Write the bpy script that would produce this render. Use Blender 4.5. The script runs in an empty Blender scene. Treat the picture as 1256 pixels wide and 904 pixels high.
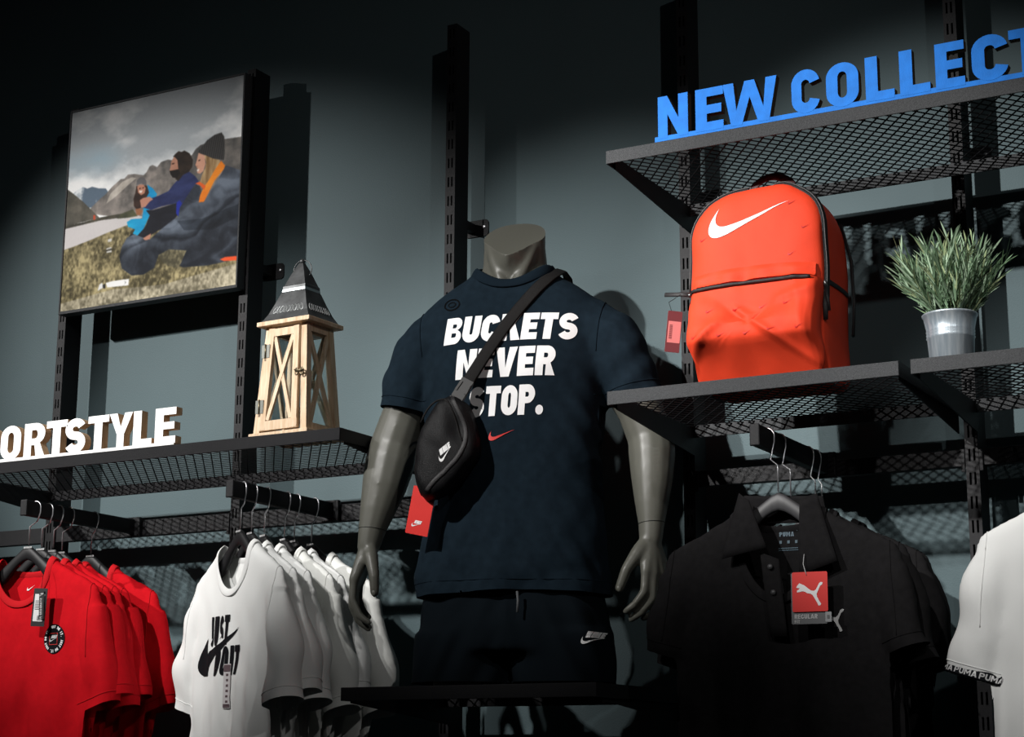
import bpy, bmesh, math, random
import numpy as np
from mathutils import Vector, Matrix, noise
from mathutils.bvhtree import BVHTree
from mathutils.geometry import tessellate_polygon

random.seed(7); np.random.seed(7)
sc = bpy.context.scene
C = sc.collection
PI = math.pi

# ------------------------------------------------------------------ camera
cam_d = bpy.data.cameras.new('camera'); cam = bpy.data.objects.new('camera', cam_d); C.objects.link(cam)
yaw, pitch, roll = 0.5090, 0.2200, 0.0050
fw = Vector((-math.sin(yaw)*math.cos(pitch), math.cos(yaw)*math.cos(pitch), math.sin(pitch)))
rt0 = Vector((math.cos(yaw), math.sin(yaw), 0)); up0 = rt0.cross(fw)
rt = rt0*math.cos(roll) + up0*math.sin(roll); up = -rt0*math.sin(roll) + up0*math.cos(roll)
m = Matrix((rt, up, -fw)).transposed().to_4x4(); m.translation = (3.5342, -3.6897, 1.3392)
cam.matrix_world = m
cam_d.sensor_width = 36; cam_d.lens = 2202.15/1256*36; cam_d.clip_start = 0.05
sc.camera = cam

# ------------------------------------------------------------------ light
w = bpy.data.worlds.new('world'); sc.world = w; w.use_nodes = True
w.node_tree.nodes['Background'].inputs[0].default_value = (0.75, 0.9, 1.0, 1)
w.node_tree.nodes['Background'].inputs[1].default_value = 0.006
sc.view_settings.view_transform = 'Standard'; sc.view_settings.look = 'None'
sc.view_settings.exposure = 0.0; sc.view_settings.gamma = 1.0
sc.view_settings.use_curve_mapping = False

def spot(name, loc, target, watts, angle, blend, radius=0.035, col=(1, 0.98, 0.955)):
    d = bpy.data.lights.new(name, 'SPOT'); o = bpy.data.objects.new(name, d); C.objects.link(o)
    d.energy = watts; d.spot_size = math.radians(angle); d.spot_blend = blend; d.shadow_soft_size = radius; d.color = col
    o.location = loc
    o.rotation_euler = (Vector(target)-Vector(loc)).to_track_quat('-Z', 'Y').to_euler()
    return o
spot('track_spot_left', (-1.55, -2.90, 3.72), (0.36, -0.12, 2.33), 560, 31.5, 0.85)
spot('track_spot_left_second', (0.45, -3.05, 3.70), (0.62, -0.1, 1.98), 320, 30, 0.9)
spot('track_spot_middle', (0.75, -3.10, 3.72), (1.60, -0.25, 2.26), 520, 27, 0.95)
spot('track_spot_right', (1.05, -3.55, 3.66), (2.32, -0.35, 2.38), 760, 23.5, 0.9)
spot('track_spot_far_right', (2.6, -3.4, 3.7), (2.90, -0.3, 1.85), 260, 24, 0.85)
spot('track_spot_aisle', (4.6, -3.3, 3.75), (1.2, -0.3, 2.0), 70, 50, 0.9)

# ------------------------------------------------------------------ materials
MATS = {}
def mat(name, col, rough=0.5, metal=0.0, bump=0.0, bscale=200.0, var=0.0, vscale=20.0, stretch=None, sheen=0.0, spec=0.5, var_col=None, trans=0.0, coord='Object'):
    if name in MATS: return MATS[name]
    M = bpy.data.materials.new(name); M.use_nodes = True; nt = M.node_tree
    b = nt.nodes['Principled BSDF']
    c4 = (*col, 1)
    b.inputs['Base Color'].default_value = c4; b.inputs['Roughness'].default_value = rough; b.inputs['Metallic'].default_value = metal
    b.inputs['Specular IOR Level'].default_value = spec
    if sheen: b.inputs['Sheen Weight'].default_value = sheen
    if trans: b.inputs['Transmission Weight'].default_value = trans
    tc = nt.nodes.new('ShaderNodeTexCoord'); mp = nt.nodes.new('ShaderNodeMapping')
    nt.links.new(tc.outputs[coord], mp.inputs[0])
    if stretch: mp.inputs['Scale'].default_value = stretch
    if var or var_col:
        n = nt.nodes.new('ShaderNodeTexNoise'); n.inputs['Scale'].default_value = vscale; n.inputs['Detail'].default_value = 5
        nt.links.new(mp.outputs[0], n.inputs['Vector'])
        r = nt.nodes.new('ShaderNodeValToRGB'); nt.links.new(n.outputs['Fac'], r.inputs[0])
        lo = tuple(max(0, x*(1-var)) for x in col); hi = tuple(min(1, x*(1+var)) for x in col)
        if var_col: lo, hi = col, var_col
        r.color_ramp.elements[0].position = 0.3; r.color_ramp.elements[1].position = 0.7
        r.color_ramp.elements[0].color = (*lo, 1); r.color_ramp.elements[1].color = (*hi, 1)
        nt.links.new(r.outputs[0], b.inputs['Base Color'])
    if bump:
        n2 = nt.nodes.new('ShaderNodeTexNoise'); n2.inputs['Scale'].default_value = bscale; n2.inputs['Detail'].default_value = 2
        nt.links.new(mp.outputs[0], n2.inputs['Vector'])
        bp = nt.nodes.new('ShaderNodeBump'); bp.inputs['Strength'].default_value = bump; bp.inputs['Distance'].default_value = 0.002
        nt.links.new(n2.outputs['Fac'], bp.inputs['Height']); nt.links.new(bp.outputs[0], b.inputs['Normal'])
    MATS[name] = M
    return M
wallM = mat('teal_wall_paint', (0.086, 0.128, 0.139), 0.65, bump=0.25, bscale=260, var=0.05, vscale=3, spec=0.3)
floorM = mat('dark_floor', (0.03, 0.03, 0.032), 0.5, var=0.2)
steelM = mat('black_powder_coated_steel', (0.010, 0.010, 0.0115), 0.5, bump=0.35, bscale=700, spec=0.22)
lipM = mat('textured_black_shelf_steel', (0.039, 0.041, 0.044), 0.55, spec=0.3, bump=0.6, bscale=900, var=0.25, vscale=300)
meshM = mat('black_expanded_steel', (0.006, 0.006, 0.007), 0.6, spec=0.2)
chromeM = mat('chrome', (0.80, 0.80, 0.83), 0.33, 0.9)
blackLipM = mat('black_shelf_steel', (0.0085, 0.0085, 0.010), 0.55, bump=0.5, bscale=900, spec=0.15)
lowLipM = mat('dark_platform_steel', (0.022, 0.022, 0.024), 0.55, bump=0.5, bscale=900, spec=0.15)
whitePaintM = mat('white_letter_paint', (0.92, 0.92, 0.91), 0.45)
plyM = mat('plywood_edge', (0.42, 0.27, 0.15), 0.65, var_col=(0.62, 0.45, 0.29), vscale=30, stretch=(1, 18, 1))
blueM = mat('blue_letter_paint', (0.010, 0.17, 0.62), 0.6, var=0.12, vscale=40, bump=0.2, bscale=300, spec=0.15)
blueEdgeM = mat('dark_letter_edge', (0.06, 0.035, 0.022), 0.7)
woodM = mat('pale_lantern_wood', (0.50, 0.34, 0.20), 0.65, var_col=(0.72, 0.56, 0.40), vscale=14, stretch=(9, 9, 1), bump=0.2, bscale=60)
zincM = mat('dark_zinc_roof', (0.075, 0.078, 0.08), 0.42, 0.6, var=0.35, vscale=30, bump=0.2, bscale=80)
filigreeM = mat('silver_filigree', (0.42, 0.44, 0.44), 0.5, 0.5)
brassM = mat('aged_brass', (0.16, 0.13, 0.08), 0.4, 0.8)
bronzeM = mat('grey_bronze_hinge', (0.13, 0.135, 0.12), 0.45, 0.6)
glassM = mat('clear_glass', (0.9, 0.95, 0.95), 0.02, trans=1.0)
mannM = mat('grey_mannequin_lacquer', (0.088, 0.088, 0.074), 0.42, spec=0.35)
navyM = mat('navy_jersey', (0.0078, 0.0150, 0.0225), 0.9, bump=0.3, bscale=900, var=0.15, vscale=60, spec=0.06)
navyRibM = mat('navy_rib', (0.0065, 0.0125, 0.019), 0.9, bump=0.3, bscale=700, spec=0.05)
shortM = mat('dark_navy_shorts', (0.0046, 0.0072, 0.0098), 0.9, bump=0.25, bscale=800, spec=0.04)
redTeeM = mat('red_jersey', (0.56, 0.006, 0.012), 0.85, bump=0.3, bscale=900, var=0.06, vscale=60, spec=0.06)
redRibM = mat('red_rib', (0.52, 0.005, 0.010), 0.85, bump=0.4, bscale=500, spec=0.2)
whTeeM = mat('white_jersey', (0.83, 0.84, 0.825), 0.85, bump=0.3, bscale=900, spec=0.2)
crTeeM = mat('off_white_jersey', (0.78, 0.79, 0.76), 0.85, bump=0.3, bscale=900, spec=0.2)
blackTeeM = mat('black_pique', (0.0120, 0.0115, 0.0122), 0.9, bump=0.4, bscale=900, var=0.15, vscale=80, spec=0.06)
hangM = mat('black_hanger_plastic', (0.010, 0.010, 0.011), 0.5, spec=0.3)
hangGreyM = mat('dark_grey_hanger_plastic', (0.045, 0.045, 0.048), 0.5)
inkW = mat('white_ink', (0.88, 0.88, 0.88), 0.6)
inkB = mat('black_ink', (0.006, 0.007, 0.009), 0.7, spec=0.1)
inkR = mat('red_ink', (0.65, 0.03, 0.025), 0.6)
inkGrey = mat('blue_grey_ink', (0.05, 0.09, 0.12), 0.6)
inkDark = mat('tonal_dark_ink', (0.0012, 0.0015, 0.002), 0.7, spec=0.05)
inkSilver = mat('silver_ink', (0.5, 0.5, 0.5), 0.4)
packM = mat('bright_red_orange_nylon', (0.88, 0.062, 0.020), 0.62, bump=0.35, bscale=900, var=0.05, vscale=20, spec=0.3)
packMarkM = mat('tonal_red_print', (0.62, 0.018, 0.012), 0.6)
zipM = mat('black_zip_tape', (0.016, 0.015, 0.016), 0.55, bump=0.6, bscale=500)
zipMetalM = mat('dark_zip_metal', (0.2, 0.2, 0.2), 0.35, 0.9)
handleM = mat('dark_maroon_webbing', (0.055, 0.012, 0.014), 0.6)
bagM = mat('black_bag_nylon', (0.0045, 0.0045, 0.0052), 0.5, bump=0.5, bscale=700, spec=0.2)
strapM = mat('dark_webbing_strap', (0.011, 0.0102, 0.010), 0.65, spec=0.15, bump=0.8, bscale=600)
buckleM = mat('grey_buckle_plastic', (0.055, 0.055, 0.055), 0.45)
tagRedM = mat('red_tag_card', (0.72, 0.018, 0.012), 0.5)
tagMaroonM = mat('maroon_tag_card', (0.13, 0.01, 0.014), 0.5)
tagPinkM = mat('pink_tag_print', (0.62, 0.16, 0.15), 0.5)
tagGreyM = mat('grey_tag_card', (0.12, 0.125, 0.13), 0.5)
tagBlackM = mat('black_tag_card', (0.008, 0.008, 0.009), 0.5)
paperM = mat('white_tag_paper', (0.72, 0.72, 0.72), 0.6)
stickerM = mat('clear_size_sticker', (0.64, 0.61, 0.615), 0.35)
galvM = mat('galvanised_steel', (0.30, 0.37, 0.43), 0.32, 0.55, var_col=(0.62, 0.68, 0.72), vscale=22, stretch=(5, 5, 0.35), bump=0.1, bscale=50)
soilM = mat('dark_soil', (0.02, 0.014, 0.01), 0.9, bump=0.8, bscale=80)
leafMs = [mat('leaf_green_%d' % i, c, 0.5) for i, c in enumerate([(0.19, 0.30, 0.18), (0.32, 0.44, 0.30), (0.10, 0.17, 0.09), (0.31, 0.38, 0.20)])]

# ------------------------------------------------------------------ helpers
def link(o, parent=None):
    C.objects.link(o)
    if parent is not None: o.parent = parent
    return o
def mesh_obj(name, verts, faces, material, parent=None, smooth=False):
    me = bpy.data.meshes.new(name); me.from_pydata([tuple(v) for v in verts], [], faces); me.update()
    if smooth: me.polygons.foreach_set('use_smooth', [True]*len(me.polygons))
    o = bpy.data.objects.new(name, me)
    if material: me.materials.append(material)
    return link(o, parent)
def bm_obj(name, bm, material, parent=None, smooth=False):
    me = bpy.data.meshes.new(name); bmesh.ops.recalc_face_normals(bm, faces=bm.faces); bm.to_mesh(me); bm.free()
    if smooth: me.polygons.foreach_set('use_smooth', [True]*len(me.polygons))
    o = bpy.data.objects.new(name, me); me.materials.append(material)
    return link(o, parent)
def thing(name, label, cat, loc=(0, 0, 0), rz=0, group=None):
    o = bpy.data.objects.new(name, None); o.empty_display_size = 0.05; C.objects.link(o)
    o.location = loc; o.rotation_euler = (0, 0, rz); o['label'] = label; o['category'] = cat
    if group: o['group'] = group
    return o
def tag(o, label=None, cat=None, group=None, kind=None):
    if label: o['label'] = label
    if cat: o['category'] = cat
    if group: o['group'] = group
    if kind: o['kind'] = kind
    return o
def box(bm, x0, x1, y0, y1, z0, z1, bev=0.0):
    vs = [bm.verts.new((x, y, z)) for x in (x0, x1) for y in (y0, y1) for z in (z0, z1)]
    fs = [(0, 1, 3, 2), (4, 6, 7, 5), (0, 4, 5, 1), (2, 3, 7, 6), (0, 2, 6, 4), (1, 5, 7, 3)]
    ff = [bm.faces.new([vs[i] for i in f]) for f in fs]
    if bev:
        es = set(e for f in ff for e in f.edges)
        bmesh.ops.bevel(bm, geom=list(es), offset=bev, segments=2, affect='EDGES', profile=0.5)
def box_obj(name, x0, x1, y0, y1, z0, z1, material, parent=None, bev=0.0):
    bm = bmesh.new(); box(bm, x0, x1, y0, y1, z0, z1, bev)
    return bm_obj(name, bm, material, parent)
def hexa(bm, pts):
    """8 points: bottom loop 4, top loop 4"""
    vs = [bm.verts.new(p) for p in pts]
    for f in ((3, 2, 1, 0), (4, 5, 6, 7), (0, 1, 5, 4), (1, 2, 6, 5), (2, 3, 7, 6), (3, 0, 4, 7)):
        bm.faces.new([vs[i] for i in f])
def bar(bm, p0, p1, wdt, thk, nrm):
    p0, p1, n = Vector(p0), Vector(p1), Vector(nrm).normalized()
    d = (p1-p0).normalized(); s = d.cross(n).normalized()*wdt/2; n = s.normalized().cross(d).normalized()*thk/2
    hexa(bm, [p0-s-n, p0+s-n, p0+s+n, p0-s+n, p1-s-n, p1+s-n, p1+s+n, p1-s+n])
def tube(bm, pts, r, n=8, closed=False, flat=None):
    """sweep; r number or list; flat=(ru,rv,refnormal) for ribbon-like section"""
    pts = [Vector(p) for p in pts]; N = len(pts); rings = []
    ref = Vector((0.13, 0.31, 0.94)).normalized()
    prev = None
    for i, p in enumerate(pts):
        a = pts[(i-1) % N] if (closed or i > 0) else p; b = pts[(i+1) % N] if (closed or i < N-1) else p
        t = (b-a); t = t.normalized() if t.length > 1e-9 else Vector((0, 0, 1))
        if flat is not None:
            nn = flat[2](i) if callable(flat[2]) else Vector(flat[2])
            v = (nn - t*nn.dot(t)).normalized(); u = t.cross(v).normalized(); ru, rv = flat[0], flat[1]
        else:
            if prev is None:
                v = (ref - t*ref.dot(t)).normalized()
            else:
                v = (prev - t*prev.dot(t)).normalized()
            prev = v; u = t.cross(v).normalized()
            rr = r[i] if hasattr(r, '__len__') else r; ru = rv = rr
        rings.append([bm.verts.new(p + u*ru*math.cos(2*PI*k/n) + v*rv*math.sin(2*PI*k/n)) for k in range(n)])
    M = N if closed else N-1
    for i in range(M):
        A, B = rings[i], rings[(i+1) % N]
        for k in range(n): bm.faces.new((A[k], A[(k+1) % n], B[(k+1) % n], B[k]))
    if not closed:
        bm.faces.new(rings[0][::-1]); bm.faces.new(rings[-1])
def tube_obj(name, pts, r, material, parent=None, n=8, closed=False, flat=None):
    bm = bmesh.new(); tube(bm, pts, r, n, closed, flat); return bm_obj(name, bm, material, parent, True)
def loft(bm, rings, cap=True):
    R = [[bm.verts.new(p) for p in r] for r in rings]; n = len(R[0])
    for a, b in zip(R[:-1], R[1:]):
        for k in range(n): bm.faces.new((a[k], a[(k+1) % n], b[(k+1) % n], b[k]))
    if cap: bm.faces.new(R[0][::-1]); bm.faces.new(R[-1])
def lathe_obj(name, prof, material, parent=None, n=40, loc=(0, 0, 0), smooth=True):
    vs, fs = [], []
    for r, z in prof:
        for k in range(n): vs.append((loc[0]+r*math.cos(2*PI*k/n), loc[1]+r*math.sin(2*PI*k/n), loc[2]+z))
    for i in range(len(prof)-1):
        for k in range(n): fs.append((i*n+k, i*n+(k+1) % n, (i+1)*n+(k+1) % n, (i+1)*n+k))
    return mesh_obj(name, vs, fs, material, parent, smooth)
def sell(cx, cy, z, a, b, e=2.5, n=40):
    out = []
    for k in range(n):
        t = 2*PI*k/n; c, s = math.cos(t), math.sin(t)
        out.append((cx+a*math.copysign(abs(c)**(2/e), c), cy+b*math.copysign(abs(s)**(2/e), s), z))
    return out
def capsule_chain(bm, pts, rad):
    for p, r in zip(pts, rad): bmesh.ops.create_icosphere(bm, subdivisions=2, radius=r, matrix=Matrix.Translation(p))
    for (p, r), (q, s) in zip(zip(pts[:-1], rad[:-1]), zip(pts[1:], rad[1:])):
        p, q = Vector(p), Vector(q); d = (q-p).normalized(); u = d.orthogonal().normalized(); v = d.cross(u)
        loft(bm, [[p+(u*math.cos(2*PI*k/14)+v*math.sin(2*PI*k/14))*r for k in range(14)], [q+(u*math.cos(2*PI*k/14)+v*math.sin(2*PI*k/14))*s for k in range(14)]])
def remesh(bm, voxel, smooth_it=6, factor=0.5):
    bmesh.ops.recalc_face_normals(bm, faces=bm.faces)
    me = bpy.data.meshes.new('tmp'); bm.to_mesh(me); bm.free()
    o = bpy.data.objects.new('tmp', me); C.objects.link(o)
    md = o.modifiers.new('r', 'REMESH'); md.mode = 'VOXEL'; md.voxel_size = voxel
    if smooth_it:
        s = o.modifiers.new('s', 'SMOOTH'); s.factor = factor; s.iterations = smooth_it
    dg = bpy.context.evaluated_depsgraph_get()
    out = bpy.data.meshes.new_from_object(o.evaluated_get(dg))
    bpy.data.objects.remove(o); bpy.data.meshes.remove(me)
    return out
def trim(me, f, snap=3):
    """delete where f>0 and pull the new border onto f=0 (openings of garments)"""
    bm = bmesh.new(); bm.from_mesh(me)
    kill = [fa for fa in bm.faces if f(fa.calc_center_median()) > 0]
    bmesh.ops.delete(bm, geom=kill, context='FACES')
    bm.normal_update()
    h = 1e-4
    bnd = [v for v in bm.verts if v.is_boundary and abs(f(v.co)) < 1e3]
    for _ in range(snap):
        for v in bnd:
            c = v.co; f0 = f(c)
            g = Vector(((f(c+Vector((h, 0, 0)))-f0)/h, (f(c+Vector((0, h, 0)))-f0)/h, (f(c+Vector((0, 0, h)))-f0)/h))
            g -= v.normal*g.dot(v.normal); L = g.length_squared
            if L > 1e-8:
                st = -g*(f0/L)
                if st.length > 0.012: st = st.normalized()*0.012
                v.co = c+st
    loops = boundary_loops(bm)
    bm.to_mesh(me); bm.free()
    return loops
def boundary_loops(bm):
    es = [e for e in bm.edges if e.is_boundary]; nb = {}
    for e in es:
        a, b = e.verts; nb.setdefault(a, []).append(b); nb.setdefault(b, []).append(a)
    seen, out = set(), []
    for s in nb:
        if s in seen: continue
        lp = [s]; seen.add(s); cur = s
        while True:
            nx = [x for x in nb[cur] if x not in seen]
            if not nx: break
            cur = nx[0]; seen.add(cur); lp.append(cur)
        if len(lp) > 6: out.append([v.co.copy() for v in lp])
    return out
def smooth_loop(lp, it=4, n=72):
    P = np.array([tuple(p) for p in lp])
    for _ in range(it): P = (np.roll(P, 1, 0)+2*P+np.roll(P, -1, 0))/4
    d = np.r_[0, np.cumsum(np.linalg.norm(np.diff(np.vstack([P, P[:1]]), axis=0), axis=1))]
    Q = np.vstack([P, P[:1]]); s = np.linspace(0, d[-1], n, endpoint=False)
    return [Vector((np.interp(t, d, Q[:, 0]), np.interp(t, d, Q[:, 1]), np.interp(t, d, Q[:, 2]))) for t in s]
def slice_loops(me, co, no, keep=lambda c: True):
    bm = bmesh.new(); bm.from_mesh(me)
    r = bmesh.ops.bisect_plane(bm, geom=bm.verts[:]+bm.edges[:]+bm.faces[:], plane_co=co, plane_no=no)
    es = [e for e in r['geom_cut'] if isinstance(e, bmesh.types.BMEdge) and keep((e.verts[0].co+e.verts[1].co)/2)]
    bm.normal_update(); nb = {}
    for e in es:
        a, b = e.verts; nb.setdefault(a, []).append(b); nb.setdefault(b, []).append(a)
    seen, out = set(), []
    for s in sorted(nb, key=lambda v: len(nb[v])):
        if s in seen: continue
        lp = [s]; seen.add(s); cur = s
        while True:
            nx = [x for x in nb[cur] if x not in seen]
            if not nx: break
            cur = nx[0]; seen.add(cur); lp.append(cur)
        if len(lp) > 5: out.append(([v.co+v.normal*0.0006 for v in lp], len(nb[s]) == 2))
    bm.free(); return out
def stitch(name, me, co, no, material, parent, keep=lambda c: True, r=0.0011):
    bm = bmesh.new(); ok = False
    for lp, closed in slice_loops(me, co, no, keep):
        if closed: lp = smooth_loop(lp, 2, 60)
        tube(bm, lp, r, 5, closed); ok = True
    if ok: return bm_obj(name, bm, material, parent, True)
    bm.free()
def displace(me, fn):
    me.update(); n = len(me.vertices); co = np.empty(n*3); me.vertices.foreach_get('co', co)
    no = np.empty(n*3); me.vertex_normals.foreach_get('vector', no)
    co = co.reshape(-1, 3); no = no.reshape(-1, 3)
    co2 = fn(co, no); me.vertices.foreach_set('co', co2.ravel()); me.update()
def vnoise(P, s, seed=0.0):
    P = np.asarray(P)*np.asarray(s)
    return np.array([noise.noise(Vector((p[0]+seed, p[1]+seed*1.7, p[2]-seed))) for p in P])
def shade_smooth(me): me.polygons.foreach_set('use_smooth', [True]*len(me.polygons)); me.update()

# ------------------------------------------------------------------ lettering (own glyph outlines, unit cap height)
def arc(cx, cy, rx, ry, a0, a1, n=8): return [(cx+rx*math.cos(math.radians(a0+(a1-a0)*i/n)), cy+ry*math.sin(math.radians(a0+(a1-a0)*i/n))) for i in range(n+1)]
def stroke(pts, t):
    L, Rr = [], []; n = len(pts)
    q = [pts[0]]
    for p in pts[1:]:
        if (p[0]-q[-1][0])**2+(p[1]-q[-1][1])**2 > 1e-8: q.append(p)
    pts = q; n = len(pts)
    for i, p in enumerate(pts):
        a = pts[max(i-1, 0)]; b = pts[min(i+1, n-1)]
        d = np.array([b[0]-a[0], b[1]-a[1]]); d = d/np.linalg.norm(d); nx = np.array([-d[1], d[0]])*t/2
        L.append((p[0]+nx[0], p[1]+nx[1])); Rr.append((p[0]-nx[0], p[1]-nx[1]))
    return L+Rr[::-1]
def glyph(ch, t=0.22, wd=None):
    h = t/2; tb = t*0.86
    W = {'I': t, '.': t*1.05, 'W': 1.22, 'M': 0.9, 'N': 0.74, 'V': 0.78, 'Y': 0.76, 'K': 0.74, 'L': 0.55, 'E': 0.58, 'T': 0.62, 'J': 0.5, 'F': 0.56, 'A': 0.76, '-': 0.35}.get(ch, 0.66)
    if wd: W *= wd
    w = W
    if ch == ' ': return [], 0.3
    if ch == 'I': return [[[(0, 0), (t, 0), (t, 1), (0, 1)]]], w
    if ch == '.': return [[[(x+w/2, y+w/2) for x, y in arc(0, 0, w/2, w/2, 0, 337.5, 15)]]], w
    if ch == '-': return [[[(0, .42), (w, .42), (w, .42+tb), (0, .42+tb)]]], w
    if ch == 'L': return [[[(0, 0), (w, 0), (w, tb), (t, tb), (t, 1), (0, 1)]]], w
    if ch == 'T': return [[[(w/2-h, 0), (w/2+h, 0), (w/2+h, 1-tb), (w, 1-tb), (w, 1), (0, 1), (0, 1-tb), (w/2-h, 1-tb)]]], w
    if ch in 'EF':
        g = [(0, 0), (w, 0), (w, tb), (t, tb)] if ch == 'E' else [(0, 0), (t, 0)]
        return [[g+[(t, .5-tb/2), (w*.93, .5-tb/2), (w*.93, .5+tb/2), (t, .5+tb/2), (t, 1-tb), (w, 1-tb), (w, 1), (0, 1)]]], w
    if ch == 'N': return [[[(0, 0), (t, 0), (t, .56), (w-t*.98, 0), (w, 0), (w, 1), (w-t, 1), (w-t, .44), (t*.98, 1), (0, 1)]]], w
    if ch == 'W':
        q = w/4; k = t*.52
        return [[[(q-k, 0), (q+k, 0), (2*q, .62), (3*q-k, 0), (3*q+k, 0), (w, 1), (w-t*1.04, 1), (3*q, .34), (2*q+k*.9, 1), (2*q-k*.9, 1), (q, .34), (t*1.04, 1), (0, 1)]]], w
    if ch == 'V': return [[[(w/2-t*.55, 0), (w/2+t*.55, 0), (w, 1), (w-t*1.08, 1), (w/2, .3), (t*1.08, 1), (0, 1)]]], w
    if ch == 'A': return [[[(0, 0), (t*1.05, 0), (t*1.05+.05, .18), (w-t*1.05-.05, .18), (w-t*1.05, 0), (w, 0), (w/2+t*.55, 1), (w/2-t*.55, 1)], [(w/2-.09, .36), (w/2, .68), (w/2+.09, .36)]]], w
    if ch == 'Y': return [[[(w/2-h, 0), (w/2+h, 0), (w/2+h, .4), (w, 1), (w-t*1.1, 1), (w/2, .6), (t*1.1, 1), (0, 1), (w/2-h, .4)]]], w
    if ch == 'K': return [[[(0, 0), (t, 0), (t, .3), (t+.08, .42), (w-t*1.15, 0), (w+.03, 0), (t+.26, .62), (w, 1), (w-t*1.15, 1), (t, .6), (t, 1), (0, 1)]]], w
    if ch == 'M': return [[[(0, 0), (t, 0), (t, .6), (w/2, .2), (w-t, .6), (w-t, 0), (w, 0), (w, 1), (w-t*.95, 1), (w/2, .52), (t*.95, 1), (0, 1)]]], w
    r = w/2-h
    if ch in 'OQ':
        o = arc(w/2, 1-w/2, w/2, w/2, 0, 180, 14)+arc(w/2, w/2, w/2, w/2, 180, 360, 14)
        ri = max(w/2-t, .03)
        i = arc(w/2, 1-w/2, ri, w/2-tb, 0, 180, 14)+arc(w/2, w/2, ri, w/2-tb, 180, 360, 14)
        return [[o, i]], w
    if ch in 'CG':
        p = arc(w/2, 1-h-r, r, r, 8, 180, 12)+arc(w/2, h+r, r, r, 180, 352, 12)
        if ch == 'G': p += [(w-h, .42)]
        return [[stroke(p, t)]], w
    if ch == 'U': return [[stroke([(h, 1)]+arc(w/2, h+r, r, r, 180, 360, 12)+[(w-h, 1)], t)]], w
    if ch == 'J': return [[stroke(arc(w/2-.02, h+r, r, r, 205, 360, 10)+[(w-h-.02, 1)], t)]], w
    if ch == 'S':
        t = min(t, .26); h = t/2; r = w/2-h
        ry = (1-2*h)/4
        p = arc(w/2, .5+ry, r, ry, 22, 270, 16)+arc(w/2, .5-ry, r, ry, 90, -158, 16)
        return [[stroke(p, t)]], w
    if ch == 'D':
        rr = min(.5, w*.62)
        return [[[(0, 0), (w-rr, 0)]+arc(w-rr, .5, rr, .5, -90, 90, 14)+[(0, 1)],
                 [(t, tb), (w-rr, tb)]+arc(w-rr, .5, rr-t, .5-tb, -90, 90, 14)+[(t, 1-tb)]]], w
    if ch == 'P' or ch == 'R':
        ym = .38; rr = (1-ym)/2
        o = [(0, 0), (t, 0), (t, ym)]
        if ch == 'R': o = [(0, 0), (t, 0), (t, ym-.02), (t+.10, ym-.02), (w-t*1.12, 0), (w+.02, 0), (w-.15, ym+.03)]
        o += arc(w-rr, 1-rr, rr, rr, -90 if ch == 'P' else -58, 90, 12)+[(0, 1)]
        yi = ym+tb*.85
        i = [(t, yi), (w-rr, yi)]+arc(w-rr, (yi+1-tb)/2, max(rr-t, .05), (1-tb-yi)/2, -90, 90, 8)+[(t, 1-tb)]
        return [[o, i]], w
    if ch == 'B':
        rr = .25
        o = [(0, 0)]+arc(w-rr, .26, rr, .26, -90, 70, 10)+arc(w-rr-.03, .755, rr, .245, -70, 90, 10)+[(0, 1)]
        a = [(t, tb), (w-rr, tb)]+arc(w-rr, (tb+.5-tb*.35)/2, max(rr-t, .04), (.5-tb*.35-tb)/2, -90, 90, 6)+[(t, .5-tb*.35)]
        b = [(t, .5+tb*.4), (w-rr-.03, .5+tb*.4)]+arc(w-rr-.03, (.5+tb*.4+1-tb)/2, max(rr-t, .04), (1-tb-.5-tb*.4)/2, -90, 90, 6)+[(t, 1-tb)]
        return [[o, a, b]], w
    return [[[(0, 0), (w, 0), (w, 1), (0, 1)]]], w
def flat_mesh(shapes, grid=None):
    """shapes: list of [outer, holes...] 2D loops -> bmesh in xy plane"""
    bm = bmesh.new()
    for sh in shapes:
        loops = [[Vector((x, y, 0)) for x, y in lp] for lp in sh]
        flat = [p for lp in loops for p in lp]
        vs = [bm.verts.new(p) for p in flat]
        for t in tessellate_polygon(loops):
            try: bm.faces.new([vs[i] for i in t])
            except ValueError: pass
    if grid:
        xs = [v.co.x for v in bm.verts]; ys = [v.co.y for v in bm.verts]
        for ax, (lo, hi) in ((0, (min(xs), max(xs))), (1, (min(ys), max(ys)))):
            k = math.ceil(lo/grid)
            while k*grid < hi:
                co = [0, 0, 0]; co[ax] = k*grid; no = [0, 0, 0]; no[ax] = 1
                bmesh.ops.bisect_plane(bm, geom=bm.verts[:]+bm.edges[:]+bm.faces[:], plane_co=co, plane_no=no)
                k += 1
    return bm
def extrude_glyph(name, shapes, depth, face_m, side_m, parent):
    """front at y=0 facing -y, body goes to y=depth; local x,z"""
    vs, fs, mi = [], [], []
    for sh in shapes:
        loops = [[Vector((x, y, 0)) for x, y in lp] for lp in sh]; flat = [p for lp in loops for p in lp]; b = len(vs); n = len(flat)
        vs += [(p.x, 0, p.y) for p in flat]+[(p.x, depth, p.y) for p in flat]
        for t in tessellate_polygon(loops):
            fs.append([b+i for i in t]); mi.append(0); fs.append([b+n+i for i in t][::-1]); mi.append(1)
        s = 0
        for lp in loops:
            L = len(lp)
            for k in range(L):
                i, j = s+k, s+(k+1) % L
                fs.append((b+i, b+j, b+n+j, b+n+i)); mi.append(1)
            s += L
    o = mesh_obj(name, vs, fs, face_m, parent); o.data.materials.append(side_m); o.data.polygons.foreach_set('material_index', mi)
    bm = bmesh.new(); bm.from_mesh(o.data); bmesh.ops.remove_doubles(bm, verts=bm.verts, dist=1e-6); bmesh.ops.recalc_face_normals(bm, faces=bm.faces); bm.to_mesh(o.data); bm.free()
    return o
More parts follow.
